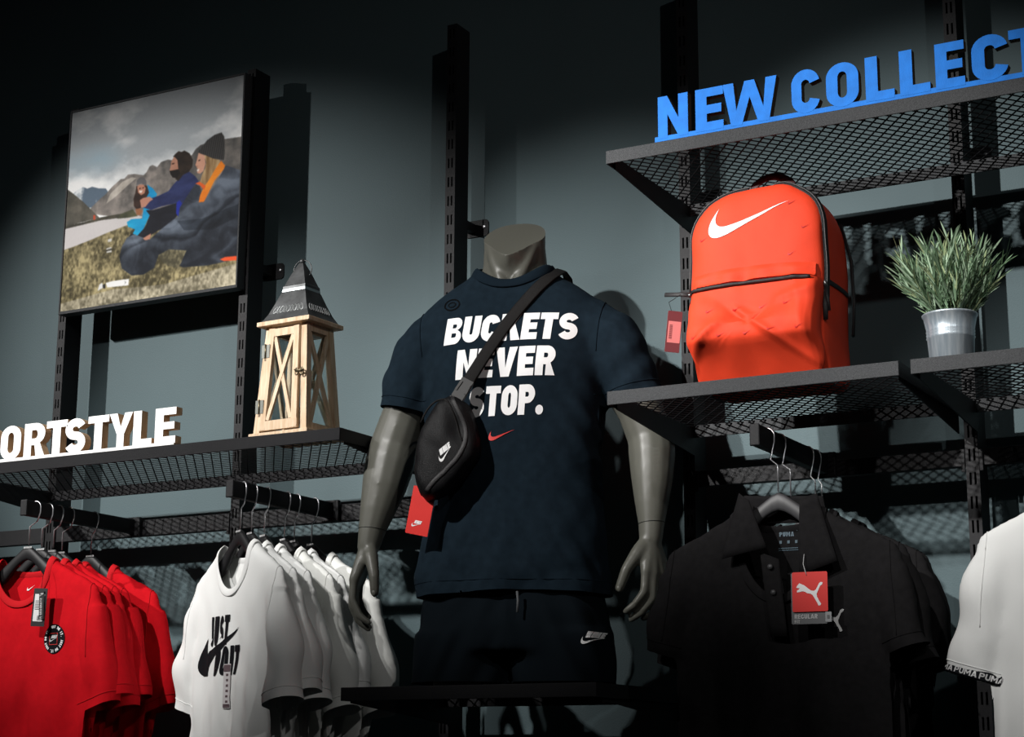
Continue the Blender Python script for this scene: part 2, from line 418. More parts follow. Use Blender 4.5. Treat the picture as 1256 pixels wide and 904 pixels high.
def xf(shapes, s=1, dx=0, dy=0, shear=0, sx=None, rot=0):
    sx = sx or s; out = []; c, sn = math.cos(rot), math.sin(rot)
    for sh in shapes:
        n = []
        for lp in sh:
            l2 = []
            for x, y in lp:
                X, Y = (x+shear*y)*sx, y*s
                l2.append((X*c-Y*sn+dx, X*sn+Y*c+dy))
            n.append(l2)
        out.append(n)
    return out
def text_shapes(txt, size, t=0.22, wd=None, gap=0.1, shear=0, sx=1.0):
    x = 0; out = []
    for ch in txt:
        g, w = glyph(ch, t, wd); out.append(xf(g, size, x*size*sx, 0, shear, size*sx)); x += w+gap
    return out, (x-gap)*size*sx
def bez(p0, p1, p2, p3, n=10): return [tuple((1-t)**3*a+3*(1-t)**2*t*b+3*(1-t)*t*t*c+t**3*d for a, b, c, d in zip(p0, p1, p2, p3)) for t in [i/n for i in range(n)]]
SWOOSH = [[bez((0.20, 0.365), (0.10, 0.245), (0.02, 0.13), (0.0, 0.075), 8)[::-1][:0] +
           bez((1.0, 0.345), (0.72, 0.235), (0.5, 0.145), (0.32, 0.055), 12)+bez((0.32, 0.055), (0.2, 0.0), (0.115, -0.02), (0.055, 0.01), 8)
           + bez((0.055, 0.01), (-0.03, 0.06), (0.0, 0.19), (0.135, 0.365), 10)+bez((0.135, 0.365), (0.075, 0.245), (0.085, 0.165), (0.15, 0.135), 8)
           + bez((0.15, 0.135), (0.24, 0.105), (0.36, 0.155), (1.0, 0.345), 10)]]
CAT = [[[(0.0, .72), (.05, .80), (.12, .88), (.20, .84), (.30, .80), (.42, .70), (.55, .60), (.66, .58), (.74, .63), (.80, .74), (.86, .86), (.93, .90), (1.0, .88), (.97, .80), (.90, .76), (.85, .66), (.80, .55),
         (.76, .46), (.78, .36), (.85, .22), (.92, .10), (.90, .05), (.82, .04), (.78, .14), (.70, .28), (.62, .42), (.54, .48), (.42, .50), (.32, .56), (.24, .58), (.14, .56), (.04, .54), (.02, .60), (.10, .65), (.13, .70), (.06, .70)]]]
def nike_logo(s):
    """small wordmark standing on a swoosh"""
    t, wd = text_shapes('NIKE', 0.3*s, 0.3, 0.8, 0.06, 0.35, 1.15)
    out = xf(SWOOSH, s, 0, -0.1*s)
    for g in t: out += xf(g, 1, 0.22*s, 0.20*s)
    return out
def project(name, shapes, bvh, place, material, parent, off=0.0012, grid=0.012, dirn=(0, 1, 0), back=0.6):
    """drop a flat print onto a curved garment. place: (x,y)->local start point on a plane in front"""
    bm = flat_mesh(shapes, grid); d = Vector(dirn).normalized(); bad = []
    for v in bm.verts:
        p = Vector(place(v.co.x, v.co.y))
        hit, nrm, i, dist = bvh.ray_cast(p-d*back, d)
        if hit is None: bad.append(v); v.co = p; continue
        if nrm.dot(d) > 0: nrm = -nrm
        v.co = hit - d*off*0.6 + nrm*off*0.6
    if bad: bmesh.ops.delete(bm, geom=bad, context='VERTS')
    me = bpy.data.meshes.new(name); bm.to_mesh(me); bm.free(); me.materials.append(material)
    return link(bpy.data.objects.new(name, me), parent)
def flat_print(name, shapes, origin, ux, uy, material, parent):
    bm = flat_mesh(shapes); o, ux, uy = Vector(origin), Vector(ux), Vector(uy)
    for v in bm.verts: v.co = o+ux*v.co.x+uy*v.co.y
    me = bpy.data.meshes.new(name); bm.to_mesh(me); bm.free(); me.materials.append(material)
    return link(bpy.data.objects.new(name, me), parent)
def rrect(x0, x1, y0, y1, r=0.003, n=4): return [[arc(x1-r, y1-r, r, r, 0, 90, n)+arc(x0+r, y1-r, r, r, 90, 180, n)+arc(x0+r, y0+r, r, r, 180, 270, n)+arc(x1-r, y0+r, r, r, 270, 360, n)]]
def all_shapes(gl): return [s for g in gl for s in g]

# ------------------------------------------------------------------ the setting
WALL_Y = 0.115; BAY = 0.64
tag(box_obj('wall_back', -2.2, 5.0, WALL_Y, WALL_Y+0.12, 0, 4.1, wallM), kind='structure')
tag(box_obj('floor', -2.2, 5.0, -4.6, WALL_Y, -0.1, 0, floorM), kind='structure')

# ------------------------------------------------------------------ slotted uprights
def upright_mesh(h0, h1):
    """hollow post, front face with twin slots every 50 mm cut as real openings"""
    vs, fs = [], []
    def q(*p):
        b = len(vs); vs.extend(p); fs.append((b, b+1, b+2, b+3))
    wd, dp = 0.028, 0.065
    xs = [0, 0.0065, 0.0110, 0.0165, 0.0210, wd]
    z = h0
    while z < h1-1e-6:
        s0, s1, e = z+0.012, z+0.038, min(z+0.05, h1)
        q((0, 0, z), (wd, 0, z), (wd, 0, s0), (0, 0, s0)); q((0, 0, s1), (wd, 0, s1), (wd, 0, e), (0, 0, e))
        for i in (0, 2, 4): q((xs[i], 0, s0), (xs[i+1], 0, s0), (xs[i+1], 0, s1), (xs[i], 0, s1))
        for i in (1, 3):
            a, b = xs[i], xs[i+1]
            q((a, 0, s0), (a, 0.003, s0), (a, 0.003, s1), (a, 0, s1)); q((b, 0, s0), (b, 0, s1), (b, 0.003, s1), (b, 0.003, s0))
            q((a, 0, s0), (b, 0, s0), (b, 0.003, s0), (a, 0.003, s0)); q((a, 0, s1), (a, 0.003, s1), (b, 0.003, s1), (b, 0, s1))
        z += 0.05
    q((0, 0, h0), (0, 0, h1), (0, dp, h1), (0, dp, h0)); q((wd, 0, h0), (wd, dp, h0), (wd, dp, h1), (wd, 0, h1))
    q((0, dp, h0), (0, dp, h1), (wd, dp, h1), (wd, dp, h0)); q((0, 0, h1), (wd, 0, h1), (wd, dp, h1), (0, dp, h1))
    q((0, 0, h0), (0, dp, h0), (wd, dp, h0), (wd, 0, h0))
    me = bpy.data.meshes.new('post'); me.from_pydata(vs, [], fs); me.materials.append(steelM); return me
post_me = upright_mesh(0.01, 3.21)
up_labels = ['black slotted steel upright carrying the left edge of the mountain picture',
             'black slotted steel upright between the mountain picture and the wooden lantern',
             'black slotted steel upright just behind the neck of the mannequin',
             'black slotted steel upright behind the red backpack',
             'black slotted steel upright behind the potted grass plant']
for i in range(5):
    t = thing('slotted_upright', up_labels[i], 'upright', (i*BAY, 0, 0.0), 0, 'slotted wall uprights')
    o = bpy.data.objects.new('post', post_me); link(o, t)
    bz = 2.66 if i == 1 else (2.690 if i == 2 else 2.67)
    for zc in (bz, 1.2):
        bm = bmesh.new(); box(bm, 0.0035, 0.0245, 0.064, WALL_Y-0.003, zc-0.012, zc+0.012, 0.002)
        br = bm_obj('wall_bracket', bm, steelM, t)
        bm = bmesh.new()
        loops = rrect(-0.008, 0.062, -0.022, 0.022, 0.01, 5)
        o2 = extrude_glyph('flange', xf(loops, 1, 0.0, zc), 0.003, steelM, steelM, br); o2.location = (0, WALL_Y-0.0035, 0)
        bm.free()
        bm = bmesh.new(); bmesh.ops.create_uvsphere(bm, u_segments=12, v_segments=8, radius=0.005, matrix=Matrix.Translation((0.05, WALL_Y-0.0045, zc+0.002)) @ Matrix.Diagonal((1, .5, 1, 1)))
        bm_obj('screw', bm, chromeM, br, True)

# ------------------------------------------------------------------ mesh shelves
def mesh_deck(x0, x1, y0, y1, z, lw=0.027, sw=0.036, wd=0.0027, th=0.0019):
    bm = bmesh.new(); sl = sw/lw
    for sg in (1, -1):
        dx = (y1-y0)/sl
        k = math.floor((x0-dx)/lw)
        while k*lw < x1+dx:
            xa = k*lw   # at y0
            pts = []
            xb = xa+sg*dx
            # clip to x0..x1
            t0, t1 = 0.0, 1.0
            for lim, s in ((x0, 1), (x1, -1)):
                d0, d1 = s*(xa-lim), s*(xb-lim)
                if d0 < 0 and d1 < 0: t0, t1 = 1, 0
                elif d0 < 0: t0 = max(t0, d0/(d0-d1))
                elif d1 < 0: t1 = min(t1, d0/(d0-d1))
            if t1-t0 > 1e-3:
                p = lambda t: Vector((xa+(xb-xa)*t, y0+(y1-y0)*t, z+(0.0006 if sg > 0 else -0.0006)))
                bar(bm, p(t0), p(t1), wd, th, (0, 0, 1))
            k += 1
    return bm
def shelf(label, x0, x1, ztop, depth=0.437, lip=0.0285, mount=(), lip_m=None):
    lip_m = lip_m or lipM
    t = thing('mesh_shelf', label, 'shelf', (x0, 0, ztop-lip), 0, 'black steel mesh shelves')
    L = x1-x0; f = -depth; th = 0.004
    bm = bmesh.new(); box(bm, 0, L, f, f+th, 0, lip, 0.0012); bm_obj('front_lip', bm, lip_m, t)
    bm = bmesh.new(); box(bm, 0, L, -0.012, -0.009, 0, lip, 0.001); bm_obj('back_lip', bm, lip_m, t)
    for a in (0, L-0.003):
        bm = bmesh.new(); box(bm, a, a+0.003, f+th, -0.012, 0, lip); bm_obj('side_lip', bm, steelM, t)
    for a in mount:
        bm = bmesh.new()
        xx = a-x0
        hexa(bm, [(xx-.0015, f+.03, -.004), (xx+.0015, f+.03, -.004), (xx+.0015, -.001, -.040), (xx-.0015, -.001, -.040),
                  (xx-.0015, f+.03, lip-.006), (xx+.0015, f+.03, lip-.006), (xx+.0015, -.001, lip-.006), (xx-.0015, -.001, lip-.006)])
        bm_obj('bracket', bm, steelM, t)
    bm = mesh_deck(0.002, L-0.002, f+th*0.5, -0.010, lip-0.0035)
    bm_obj('expanded_mesh_deck', bm, meshM, t)
    return t
shelf('long black mesh shelf holding the white letters and the wooden lantern', 0.020, 1.2795, 2.084, mount=(0.026, 1.272), lip_m=blackLipM)
shelf('black mesh shelf holding the red backpack', 1.943, 2.557, 2.100, mount=(1.950, 2.549))
shelf('black mesh shelf holding the potted grass plant', 2.580, 3.190, 2.100, mount=(2.588, 3.18))
shelf('high black mesh shelf holding the blue letters', 1.944, 3.190, 2.621, mount=(1.951, 3.18))
shelf('low black mesh shelf under the mannequin', 1.300, 1.914, 1.511, mount=(1.307, 1.906), lip_m=lowLipM)

# ------------------------------------------------------------------ cross bars and hanging arms
def cross_bar(x0, x1, z0, z1, label):
    t = thing('cross_bar', label, 'rail', (x0, 0, z0), 0, 'cross bars between the uprights')
    bm = bmesh.new(); box(bm, 0.0, x1-x0, 0.002, 0.022, 0, z1-z0, 0.0015); bm_obj('rail', bm, steelM, t)
    for a in (0.0, x1-x0-0.008):
        bm = bmesh.new(); box(bm, a, a+0.008, -0.003, 0.002, -0.012, z1-z0, 0.001); bm_obj('hook_plate', bm, steelM, t)
    return t
cross_bar(-0.61, -0.001, 1.944, 1.987, 'black steel cross bar left of the upright under the white letters')
cross_bar(0.029, 0.639, 1.944, 1.987, 'black steel cross bar carrying the red shirts')
cross_bar(0.669, 1.279, 1.944, 1.987, 'black steel cross bar carrying the white slogan shirts')
cross_bar(1.949, 2.559, 1.962, 1.998, 'black steel cross bar carrying the black polo shirts')
cross_bar(2.589, 3.199, 1.962, 1.998, 'black steel cross bar carrying the white shirts with banded sleeves')
cross_bar(1.309, 1.919, 1.365, 1.400, 'black steel cross bar below the mannequin shelf')
def arm(x, z0, z1, label):
    t = thing('hanging_arm', label, 'hanging rail', (x, 0, z0), 0, 'hanging arms')
    bm = bmesh.new(); box(bm, -0.010, 0.010, -0.412, -0.003, 0, z1-z0, 0.0025); bm_obj('arm_bar', bm, blackLipM, t)
    bm = bmesh.new(); box(bm, -0.0108, 0.0108, -0.416, -0.4105, -0.0012, z1-z0+0.0012, 0.0025); bm_obj('end_cap', bm, steelM, t)
    bm = bmesh.new(); box(bm, -0.026, 0.026, -0.012, 0.0, -0.008, z1-z0+0.006, 0.002); bm_obj('clamp', bm, steelM, t)
arm(0.32, 1.950, 1.988, 'black hanging arm carrying the red shirts')
arm(0.96, 1.952, 1.991, 'black hanging arm carrying the white slogan shirts')
arm(2.255, 1.966, 2.008, 'black hanging arm carrying the black polo shirts')
arm(2.92, 1.966, 2.008, 'black hanging arm carrying the white shirts with banded sleeves')
# ------------------------------------------------------------------ letter signs standing on the shelves
def sign(name, label, letters, z, y_front, depth, height, face_m, side_m, strip, x_strip):
    t = thing(name, label, 'sign', (x_strip[0], y_front, z), 0)
    for ch, x0, x1 in letters:
        g, wd = glyph(ch, 0.235)
        xs = [p[0] for s in g for lp in s for p in lp]; lo, hi = min(xs), max(xs)
        sx = (x1-x0)/(hi-lo)
        o = extrude_glyph('letter', xf(g, height-strip*0.5, -lo*sx, strip*0.5, 0, sx), depth, face_m, side_m, t)
        o.location = (x0-x_strip[0], 0, 0)
    extrude_glyph('base_strip', [[[(0, 0), (x_strip[1]-x_strip[0], 0), (x_strip[1]-x_strip[0], strip), (0, strip)]]], depth, face_m, side_m, t).location = (0, 0.0005, 0)
    return t
sign('letter_sign', 'white painted plywood letters reading sportstyle standing on the shelf edge',
     [('S', .092, .163), ('P', .172, .243), ('O', .250, .318), ('R', .329, .400), ('T', .402, .470), ('S', .464, .530), ('T', .537, .603), ('Y', .604, .677), ('L', .680, .738), ('E', .747, .810)],
     2.0845, -0.4365, 0.022, 0.0905, whitePaintM, plyM, 0.0075, (0.080, 0.806))
sign('letter_sign', 'blue painted letters reading new collection standing on the high shelf',
     [('N', 2.066, 2.134), ('E', 2.151, 2.213), ('W', 2.212, 2.330), ('C', 2.361, 2.420), ('O', 2.434, 2.501), ('L', 2.515, 2.573), ('L', 2.584, 2.644), ('E', 2.655, 2.712), ('C', 2.726, 2.795), ('T', 2.798, 2.870), ('I', 2.882, 2.905), ('O', 2.917, 2.984), ('N', 2.996, 3.064)],
     2.6213, -0.4365, 0.018, 0.098, blueM, blueEdgeM, 0.0105, (2.058, 3.075))

# ------------------------------------------------------------------ picture board
def paint_picture(nx, ny):
    U, V = np.meshgrid((np.arange(nx)+.5)/nx, (np.arange(ny)+.5)/ny)   # V from top
    def fbm(sx, sy, oct=5, seed=0):
        out = np.zeros_like(U); a = 1; tot = 0
        rs = np.random.RandomState(seed)
        for o in range(oct):
            g = rs.rand(int(sy*2**o)+3, int(sx*2**o)+3)
            x = U*sx*2**o; y = V*sy*2**o; xi = x.astype(int); yi = y.astype(int); fx = x-xi; fy = y-yi
            fx = fx*fx*(3-2*fx); fy = fy*fy*(3-2*fy)
            out += a*((g[yi, xi]*(1-fx)+g[yi, xi+1]*fx)*(1-fy)+(g[yi+1, xi]*(1-fx)+g[yi+1, xi+1]*fx)*fy); tot += a; a *= .55
        return out/tot
    s = lambda r, g, b: np.array([r, g, b])/255.
    img = np.zeros((ny, nx, 3))
    cl = fbm(3, 5, 6, 3); cl2 = fbm(2, 3, 5, 9)
    base = s(150, 160, 166)*(1-V[..., None]*0.0)+0
    k = np.clip((cl-.40)*4+ (V-.16)*2.2, 0, 1)[..., None]
    img[:] = s(172, 178, 182)*(1-k)+s(246, 246, 245)*k
    k2 = np.clip(1-np.hypot((U-.12)/.28, (V-.27)/.1), 0, 1)[..., None]*np.clip((.62-cl2)*3, 0, 1)[..., None]
    img = img*(1-k2)+s(150, 180, 196)*k2
    dk = np.clip((.22-V)/.22, 0, 1)[..., None]; img = img*(1-.25*dk)
    def inside(poly):
        r = np.zeros(U.shape, bool); n = len(poly)
        for i in range(n):
            (x0, y0), (x1, y1) = poly[i], poly[(i+1) % n]
            if y0 == y1: continue
            c = ((y0 > V) != (y1 > V)) & (U < (x1-x0)*(V-y0)/(y1-y0)+x0); r ^= c
        return r
    def fill(poly, c0, c1=None, tex=None, wob=0.0):
        nonlocal img
        mk = inside(poly)
        tx = tex if tex is not None else np.full(U.shape, .5)
        col = s(*c0)[None, None]*(1-tx[..., None])+s(*(c1 or c0))[None, None]*tx[..., None]
        img[mk] = col[mk]
    rk = fbm(14, 20, 5, 5); rk = np.clip((rk-.3)*2.4, 0, 1)
    diag = np.clip(.5+.9*(fbm(24, 6, 4, 8)-.5)+.6*(rk-.5), 0, 1)
    fill([(0.031, 0.419), (0.057, 0.403), (0.094, 0.392), (0.12, .405), (0.149, 0.4), (0.19, .415), (0.232, 0.422), (0.251, 0.447), (0.209, 0.485), (0.147, 0.505), (.03, .47)], (92, 108, 124), (226, 230, 232), np.clip((rk-.35)*2.2, 0, 1))
    fill([(0.147, 0.508), (0.2, .47), (0.234, 0.451), (0.27, .42), (0.319, 0.39), (.34, .392), (.36, .375), (0.399, 0.378), (0.452, 0.393), (0.469, 0.381), (0.485, .355), (0.502, 0.351), (0.529, 0.366), (.55, .345), (0.589, 0.339), (0.615, 0.347), (.64, .33), (0.675, 0.339), (0.726, 0.341), (.745, .315), (0.772, 0.3), (0.842, 0.291), (0.901, 0.294), (0.94, .31), (1, 0.299), (1, 0.8), (0.413, 0.606), (0.158, 0.537)], (78, 76, 74), (166, 156, 148), diag)
    fill([(.26, .455), (.33, .405), (.385, .392), (.41, .40), (.36, .43), (.30, .47), (.24, .50)], (150, 142, 132), (208, 200, 190), diag)
    fill([(.72, .345), (.77, .302), (.85, .292), (1, .3), (1, .47), (.88, .45), (.80, .5), (.70, .46)], (66, 66, 66), (124, 118, 112), diag)
    fill([(0.0, 0.39), (0.04, 0.42), (0.099, 0.467), (0.205, 0.564), (0.0, 0.576)], (58, 58, 52), (112, 106, 96), diag)
    fill([(0, 0.586), (0.215, 0.576), (0.412, 0.58), (0.46, 0.599), (0.345, 0.65), (0.167, 0.675), (0, 0.71)], (196, 190, 190), (214, 210, 208), cl)
    fill([(0.0, 0.574), (0.1, .572), (0.215, 0.563), (.31, .563), (0.411, 0.567), (0.429, 0.588), (0.216, 0.578), (0.0, 0.589)], (52, 50, 46), (84, 80, 66), rk)
    fill([(.31, .585), (.33, .565), (.40, .552), (.43, .59), (.37, .59)], (60, 62, 48), (92, 92, 66), rk)
    gr = np.clip(.48+1.5*(fbm(90, 60, 3, 21)-.5)+1.3*(fbm(9, 12, 4, 4)-.5), 0, 1)
    fill([(0, 0.694), (0.06, .685), (0.167, 0.665), (.26, .645), (0.345, 0.63), (0.417, 0.62), (1, 0.62), (1, 1), (0, 1)], (66, 60, 40), (178, 164, 122), gr)
    fill([(0, .96), (.3, .93), (.6, .945), (1, .90), (1, 1), (0, 1)], (98, 92, 74), (196, 186, 160), gr)
    # people sitting on the grass
    fold = np.clip(.5+1.2*(fbm(9, 26, 4, 33)-.5), 0, 1)
    cy = [(0.476, 0.443), (0.509, 0.466), (0.537, 0.5), (0.526, 0.521), (0.492, 0.527), (0.5, 0.597), (0.469, 0.658), (0.435, 0.686), (0.407, 0.673), (0.419, 0.654), (0.376, 0.634), (0.369, 0.61), (0.395, 0.6), (0.457, 0.607), (0.463, 0.562), (0.454, 0.531), (0.477, 0.505), (0.489, 0.482)]
    fill(cy, (10, 120, 180), (40, 178, 222), fold)
    fill([(0.413, 0.44), (0.41, 0.472), (0.401, 0.501), (0.405, 0.538), (0.422, 0.556), (0.448, 0.552), (0.477, 0.505), (0.49, 0.485), (0.477, 0.451), (0.47, 0.446)], (42, 30, 26), (66, 46, 38), rk)
    fill([(0.419, 0.444), (0.43, 0.436), (0.455, 0.44), (0.469, 0.46), (0.463, 0.484), (0.444, 0.49), (0.426, 0.475)], (176, 120, 98), (206, 150, 124), fold)
    for ex in (.430, .449): fill([(ex, .453), (ex+.010, .453), (ex+.010, .458), (ex, .458)], (52, 34, 28))
    fill([(.43, .466), (.452, .468), (.446, .478), (.436, .477)], (236, 224, 214))
    fill([(0.413, 0.437), (0.415, 0.411), (0.435, 0.398), (0.457, 0.406), (0.47, 0.423), (0.473, 0.447), (0.441, 0.433)], (74, 72, 74), (102, 100, 102), rk)
    fill([(0.415, 0.555), (0.445, 0.555), (0.458, 0.572), (0.447, 0.589), (0.424, 0.585)], (150, 100, 70))
    fill([(0.477, 0.569), (0.516, 0.575), (0.65, 0.562), (0.66, 0.622), (0.624, 0.66), (0.54, 0.684), (0.486, 0.708), (0.435, 0.686), (0.477, 0.652), (0.5, 0.597)], (16, 17, 24), (34, 36, 46), fold)
    fill([(.376, .69), (.40, .672), (.43, .684), (.47, .70), (.40, .705)], (32, 34, 42))
    fill([(0.647, 0.452), (0.68, 0.431), (0.713, 0.419), (0.749, 0.447), (0.771, 0.475), (0.753, 0.52), (0.704, 0.563), (0.675, 0.646), (0.652, 0.613), (0.65, 0.562), (0.567, 0.564), (0.507, 0.573), (0.462, 0.555), (0.471, 0.521), (0.547, 0.509), (0.601, 0.496), (0.622, 0.474)], (24, 30, 66), (54, 64, 112), fold)
    fill([(.652, .613), (.652, .56), (.668, .55), (.69, .58), (.675, .646)], (30, 44, 150))
    fill([(0.439, 0.514), (0.456, 0.506), (0.494, 0.505), (0.516, 0.522), (0.496, 0.53), (0.471, 0.553), (0.448, 0.552)], (186, 132, 112))
    fill([(0.619, 0.329), (0.632, .318), (0.648, 0.308), (.665, .315), (0.682, 0.311), (0.712, 0.33), (0.733, 0.366), (0.731, 0.4), (0.712, 0.421), (0.68, 0.43), (0.656, 0.456), (0.638, 0.443), (0.653, 0.402), (0.641, 0.355)], (24, 19, 17), (52, 40, 32), rk)
    fill([(0.626, 0.331), (0.645, 0.352), (0.653, 0.402), (0.636, 0.421), (0.613, 0.405), (0.602, 0.393), (0.608, 0.372), (0.61, 0.35)], (160, 112, 92), (192, 142, 118), fold)
    fill([(.614, .362), (.628, .362), (.628, .367), (.614, .368)], (46, 32, 26))
    fill([(0.602, 0.397), (0.62, 0.397), (0.651, 0.397), (0.666, 0.418), (0.646, 0.44), (0.622, 0.433), (0.61, 0.417)], (26, 20, 18))
    bagp = [(0.917, 0.424), (0.949, 0.437), (1, 0.462), (1, 0.879), (0.937, 0.884), (0.839, 0.888), (0.704, 0.878), (0.635, 0.842), (0.564, 0.796), (0.541, 0.858), (0.482, 0.882), (0.413, 0.877), (0.354, 0.835), (0.336, 0.778), (0.347, 0.728), (0.374, 0.688), (0.417, 0.677), (0.471, 0.703), (0.507, 0.717), (0.574, 0.674), (0.632, 0.642), (0.665, 0.627), (0.671, 0.587), (0.711, 0.535), (0.751, 0.487), (0.779, 0.5), (0.79, 0.534), (0.776, 0.578), (0.806, 0.583), (0.845, 0.528), (0.908, 0.443)]
    sh_ = np.clip(.62-.75*(V-.45)/.42, 0, 1); hump = np.exp(-((U-.42)/.07)**2-((V-.72)/.05)**2)*.5+np.exp(-((U-.62)/.10)**2-((V-.67)/.035)**2)*.45+np.exp(-((U-.92)/.07)**2-((V-.50)/.05)**2)*.4
    def streak(seed, kx, ky, n): 
        g = np.random.RandomState(seed).rand(4096); q = (U*kx+V*ky+.7*(fbm(4, 5, 3, seed)-.5))*n; i = np.floor(q).astype(int) % 4000; f_ = q-np.floor(q); f_ = f_*f_*(3-2*f_)
        return g[i]*(1-f_)+g[i+1]*f_
    fd = np.clip(.15+.55*sh_+hump+.65*(streak(3, .55, 1.3, 26)-.5)+.12*(streak(4, 1.3, -.5, 34)-.5)+.3*(fbm(30, 30, 3, 6)-.5), 0, 1)
    fill(bagp, (26, 30, 38), (110, 120, 134), fd)
    fill([(.66, .65), (.80, .66), (1, .62), (1, .68), (.86, .72), (.70, .70)], (18, 22, 29), (70, 79, 92), fd)
    fill([(.56, .80), (.62, .78), (.72, .80), (.68, .88), (.60, .85)], (70, 66, 50), (150, 140, 108), gr)
    fill([(0.795, 0.352), (0.85, 0.38), (0.884, 0.393), (0.882, 0.426), (0.85, 0.457), (0.835, 0.483), (0.80, 0.51), (0.776, 0.486), (0.789, 0.446), (0.803, 0.42), (0.808, 0.391)], (128, 98, 62), (202, 172, 128), np.clip((fbm(60, 8, 3, 50)-.3)*2, 0, 1))
    fill([(0.763, 0.337), (0.798, 0.355), (0.805, 0.398), (0.795, 0.43), (0.776, 0.441), (0.76, 0.433), (0.761, 0.412), (0.748, 0.393), (0.755, 0.371)], (196, 142, 118), (224, 172, 146), fold)
    fill([(.763, .372), (.775, .370), (.774, .377), (.764, .378)], (70, 48, 40)); fill([(.752, .398), (.762, .400), (.760, .405)], (160, 108, 90))
    fill([(.757, .418), (.772, .415), (.768, .426), (.76, .427)], (240, 226, 216))
    fill([(0.891, 0.397), (0.915, 0.424), (0.908, 0.44), (0.86, 0.487), (0.837, 0.527), (0.806, 0.58), (0.776, 0.578), (0.783, 0.544), (0.799, 0.513), (0.831, 0.475), (0.858, 0.436)], (224, 106, 22), (248, 156, 48), fold)
    fill([(0.751, 0.484), (0.776, 0.479), (0.812, 0.504), (0.803, 0.524), (0.777, 0.495)], (226, 96, 40))
    knit = (.5+.5*np.sin(U*520+V*80))*.6
    fill([(0.76, 0.333), (0.779, 0.313), (0.808, 0.283), (0.849, 0.264), (0.887, 0.259), (0.904, 0.284), (0.909, 0.35), (0.906, 0.396), (0.846, 0.379), (0.795, 0.351)], (40, 39, 39), (92, 90, 88), knit)
    fill([(0.468, 0.705), (0.514, 0.687), (0.507, 0.715), (0.481, 0.716)], (190, 134, 112))
    fill([(0.907, 0.869), (0.936, 0.862), (1, 0.866), (1, 0.886), (0.929, 0.88)], (226, 82, 40))
    fill([(0.264, 0.893), (0.299, 0.889), (0.399, 0.891), (0.398, 0.922), (0.274, 0.916)], (236, 236, 234))
    fill([(.370, .897), (.384, .905), (.374, .916), (.379, .905)], (90, 90, 90))
    fill([(0.218, 0.925), (0.227, 0.895), (0.244, 0.889), (0.249, 0.914)], (222, 222, 220))
    fill([(.246, .90), (.262, .895), (.264, .92), (.248, .915)], (40, 40, 40))
    fill([(0.256, 0.723), (0.286, 0.72), (0.288, 0.746), (0.259, 0.745)], (206, 204, 198)); fill([(.256, .73), (.287, .727), (.288, .736), (.257, .738)], (60, 58, 50))
    fill([(0.262, 0.679), (0.285, 0.678), (0.284, 0.693), (0.263, 0.693)], (206, 204, 198))
    fill([(0.166, 0.545), (0.179, 0.547), (0.18, 0.57), (0.168, 0.568)], (190, 76, 50))
    img += (np.random.RandomState(2).rand(ny, nx, 1)-.5)*.07
    return np.clip(img, 0, 1)
def color_grid(name, nx, ny, w_, h_, img, parent):
    """flat printed sheet, colours carried by the mesh (facing -y)"""
    xs = np.linspace(0, w_, nx+1); zs = np.linspace(h_, 0, ny+1)
    X, Z = np.meshgrid(xs, zs); co = np.stack([X, np.zeros_like(X), Z], -1).reshape(-1, 3)
    i = np.arange(ny)[:, None]*(nx+1)+np.arange(nx)[None]; q = np.stack([i, i+nx+1, i+nx+2, i+1], -1).reshape(-1, 4)
    me = bpy.data.meshes.new(name); me.vertices.add(len(co)); me.vertices.foreach_set('co', co.ravel())
    me.loops.add(q.size); me.loops.foreach_set('vertex_index', q.ravel().astype(np.int32))
    me.polygons.add(len(q)); me.polygons.foreach_set('loop_start', np.arange(0, q.size, 4, dtype=np.int32)); me.update(calc_edges=True)
    pad = np.pad(img, ((1, 1), (1, 1), (0, 0)), mode='edge')
    vcol = (pad[:-1, :-1]+pad[1:, :-1]+pad[:-1, 1:]+pad[1:, 1:])/4
    lin = np.where(vcol <= .04045, vcol/12.92, ((vcol+.055)/1.055)**2.4)
    at = me.color_attributes.new('print', 'FLOAT_COLOR', 'POINT')
    at.data.foreach_set('color', np.concatenate([lin, np.ones_like(lin[..., :1])], -1).reshape(-1))
    M = bpy.data.materials.new('printed_landscape'); M.use_nodes = True; b = M.node_tree.nodes['Principled BSDF']
    n = M.node_tree.nodes.new('ShaderNodeAttribute'); n.attribute_name = 'print'; M.node_tree.links.new(n.outputs['Color'], b.inputs['Base Color'])
    b.inputs['Roughness'].default_value = 0.6; b.inputs['Specular IOR Level'].default_value = 0.08
    me.materials.append(M)
    return link(bpy.data.objects.new(name, me), parent)
t = thing('picture_board', 'large print of three people sitting on a mountain meadow in a thin black frame', 'picture', (0.030, -0.034, 2.583))
box_obj('backing_board', 0.004, 0.624, 0.004, 0.033, 0.004, 0.602, steelM, t)
for nm, a in (('frame_side', (0, .005, 0, .034, 0, .606)), ('frame_side', (.623, .628, 0, .034, 0, .606)), ('frame_side', (.005, .623, 0, .034, 0, .0085)), ('frame_side', (.005, .623, 0, .034, .6005, .606))):
    bm = bmesh.new(); box(bm, *a, .0008); bm_obj(nm, bm, lipM, t)
big_ = paint_picture(990, 954); big_ = big_.reshape(318, 3, 330, 3, 3).mean(axis=(1, 3))
pr = color_grid('print', 330, 318, 0.618, 0.592, big_, t); pr.location = (0.005, 0.0025, 0.0085)
pr['label'] = 'printed photograph of hikers in sleeping bags by a mountain lake'

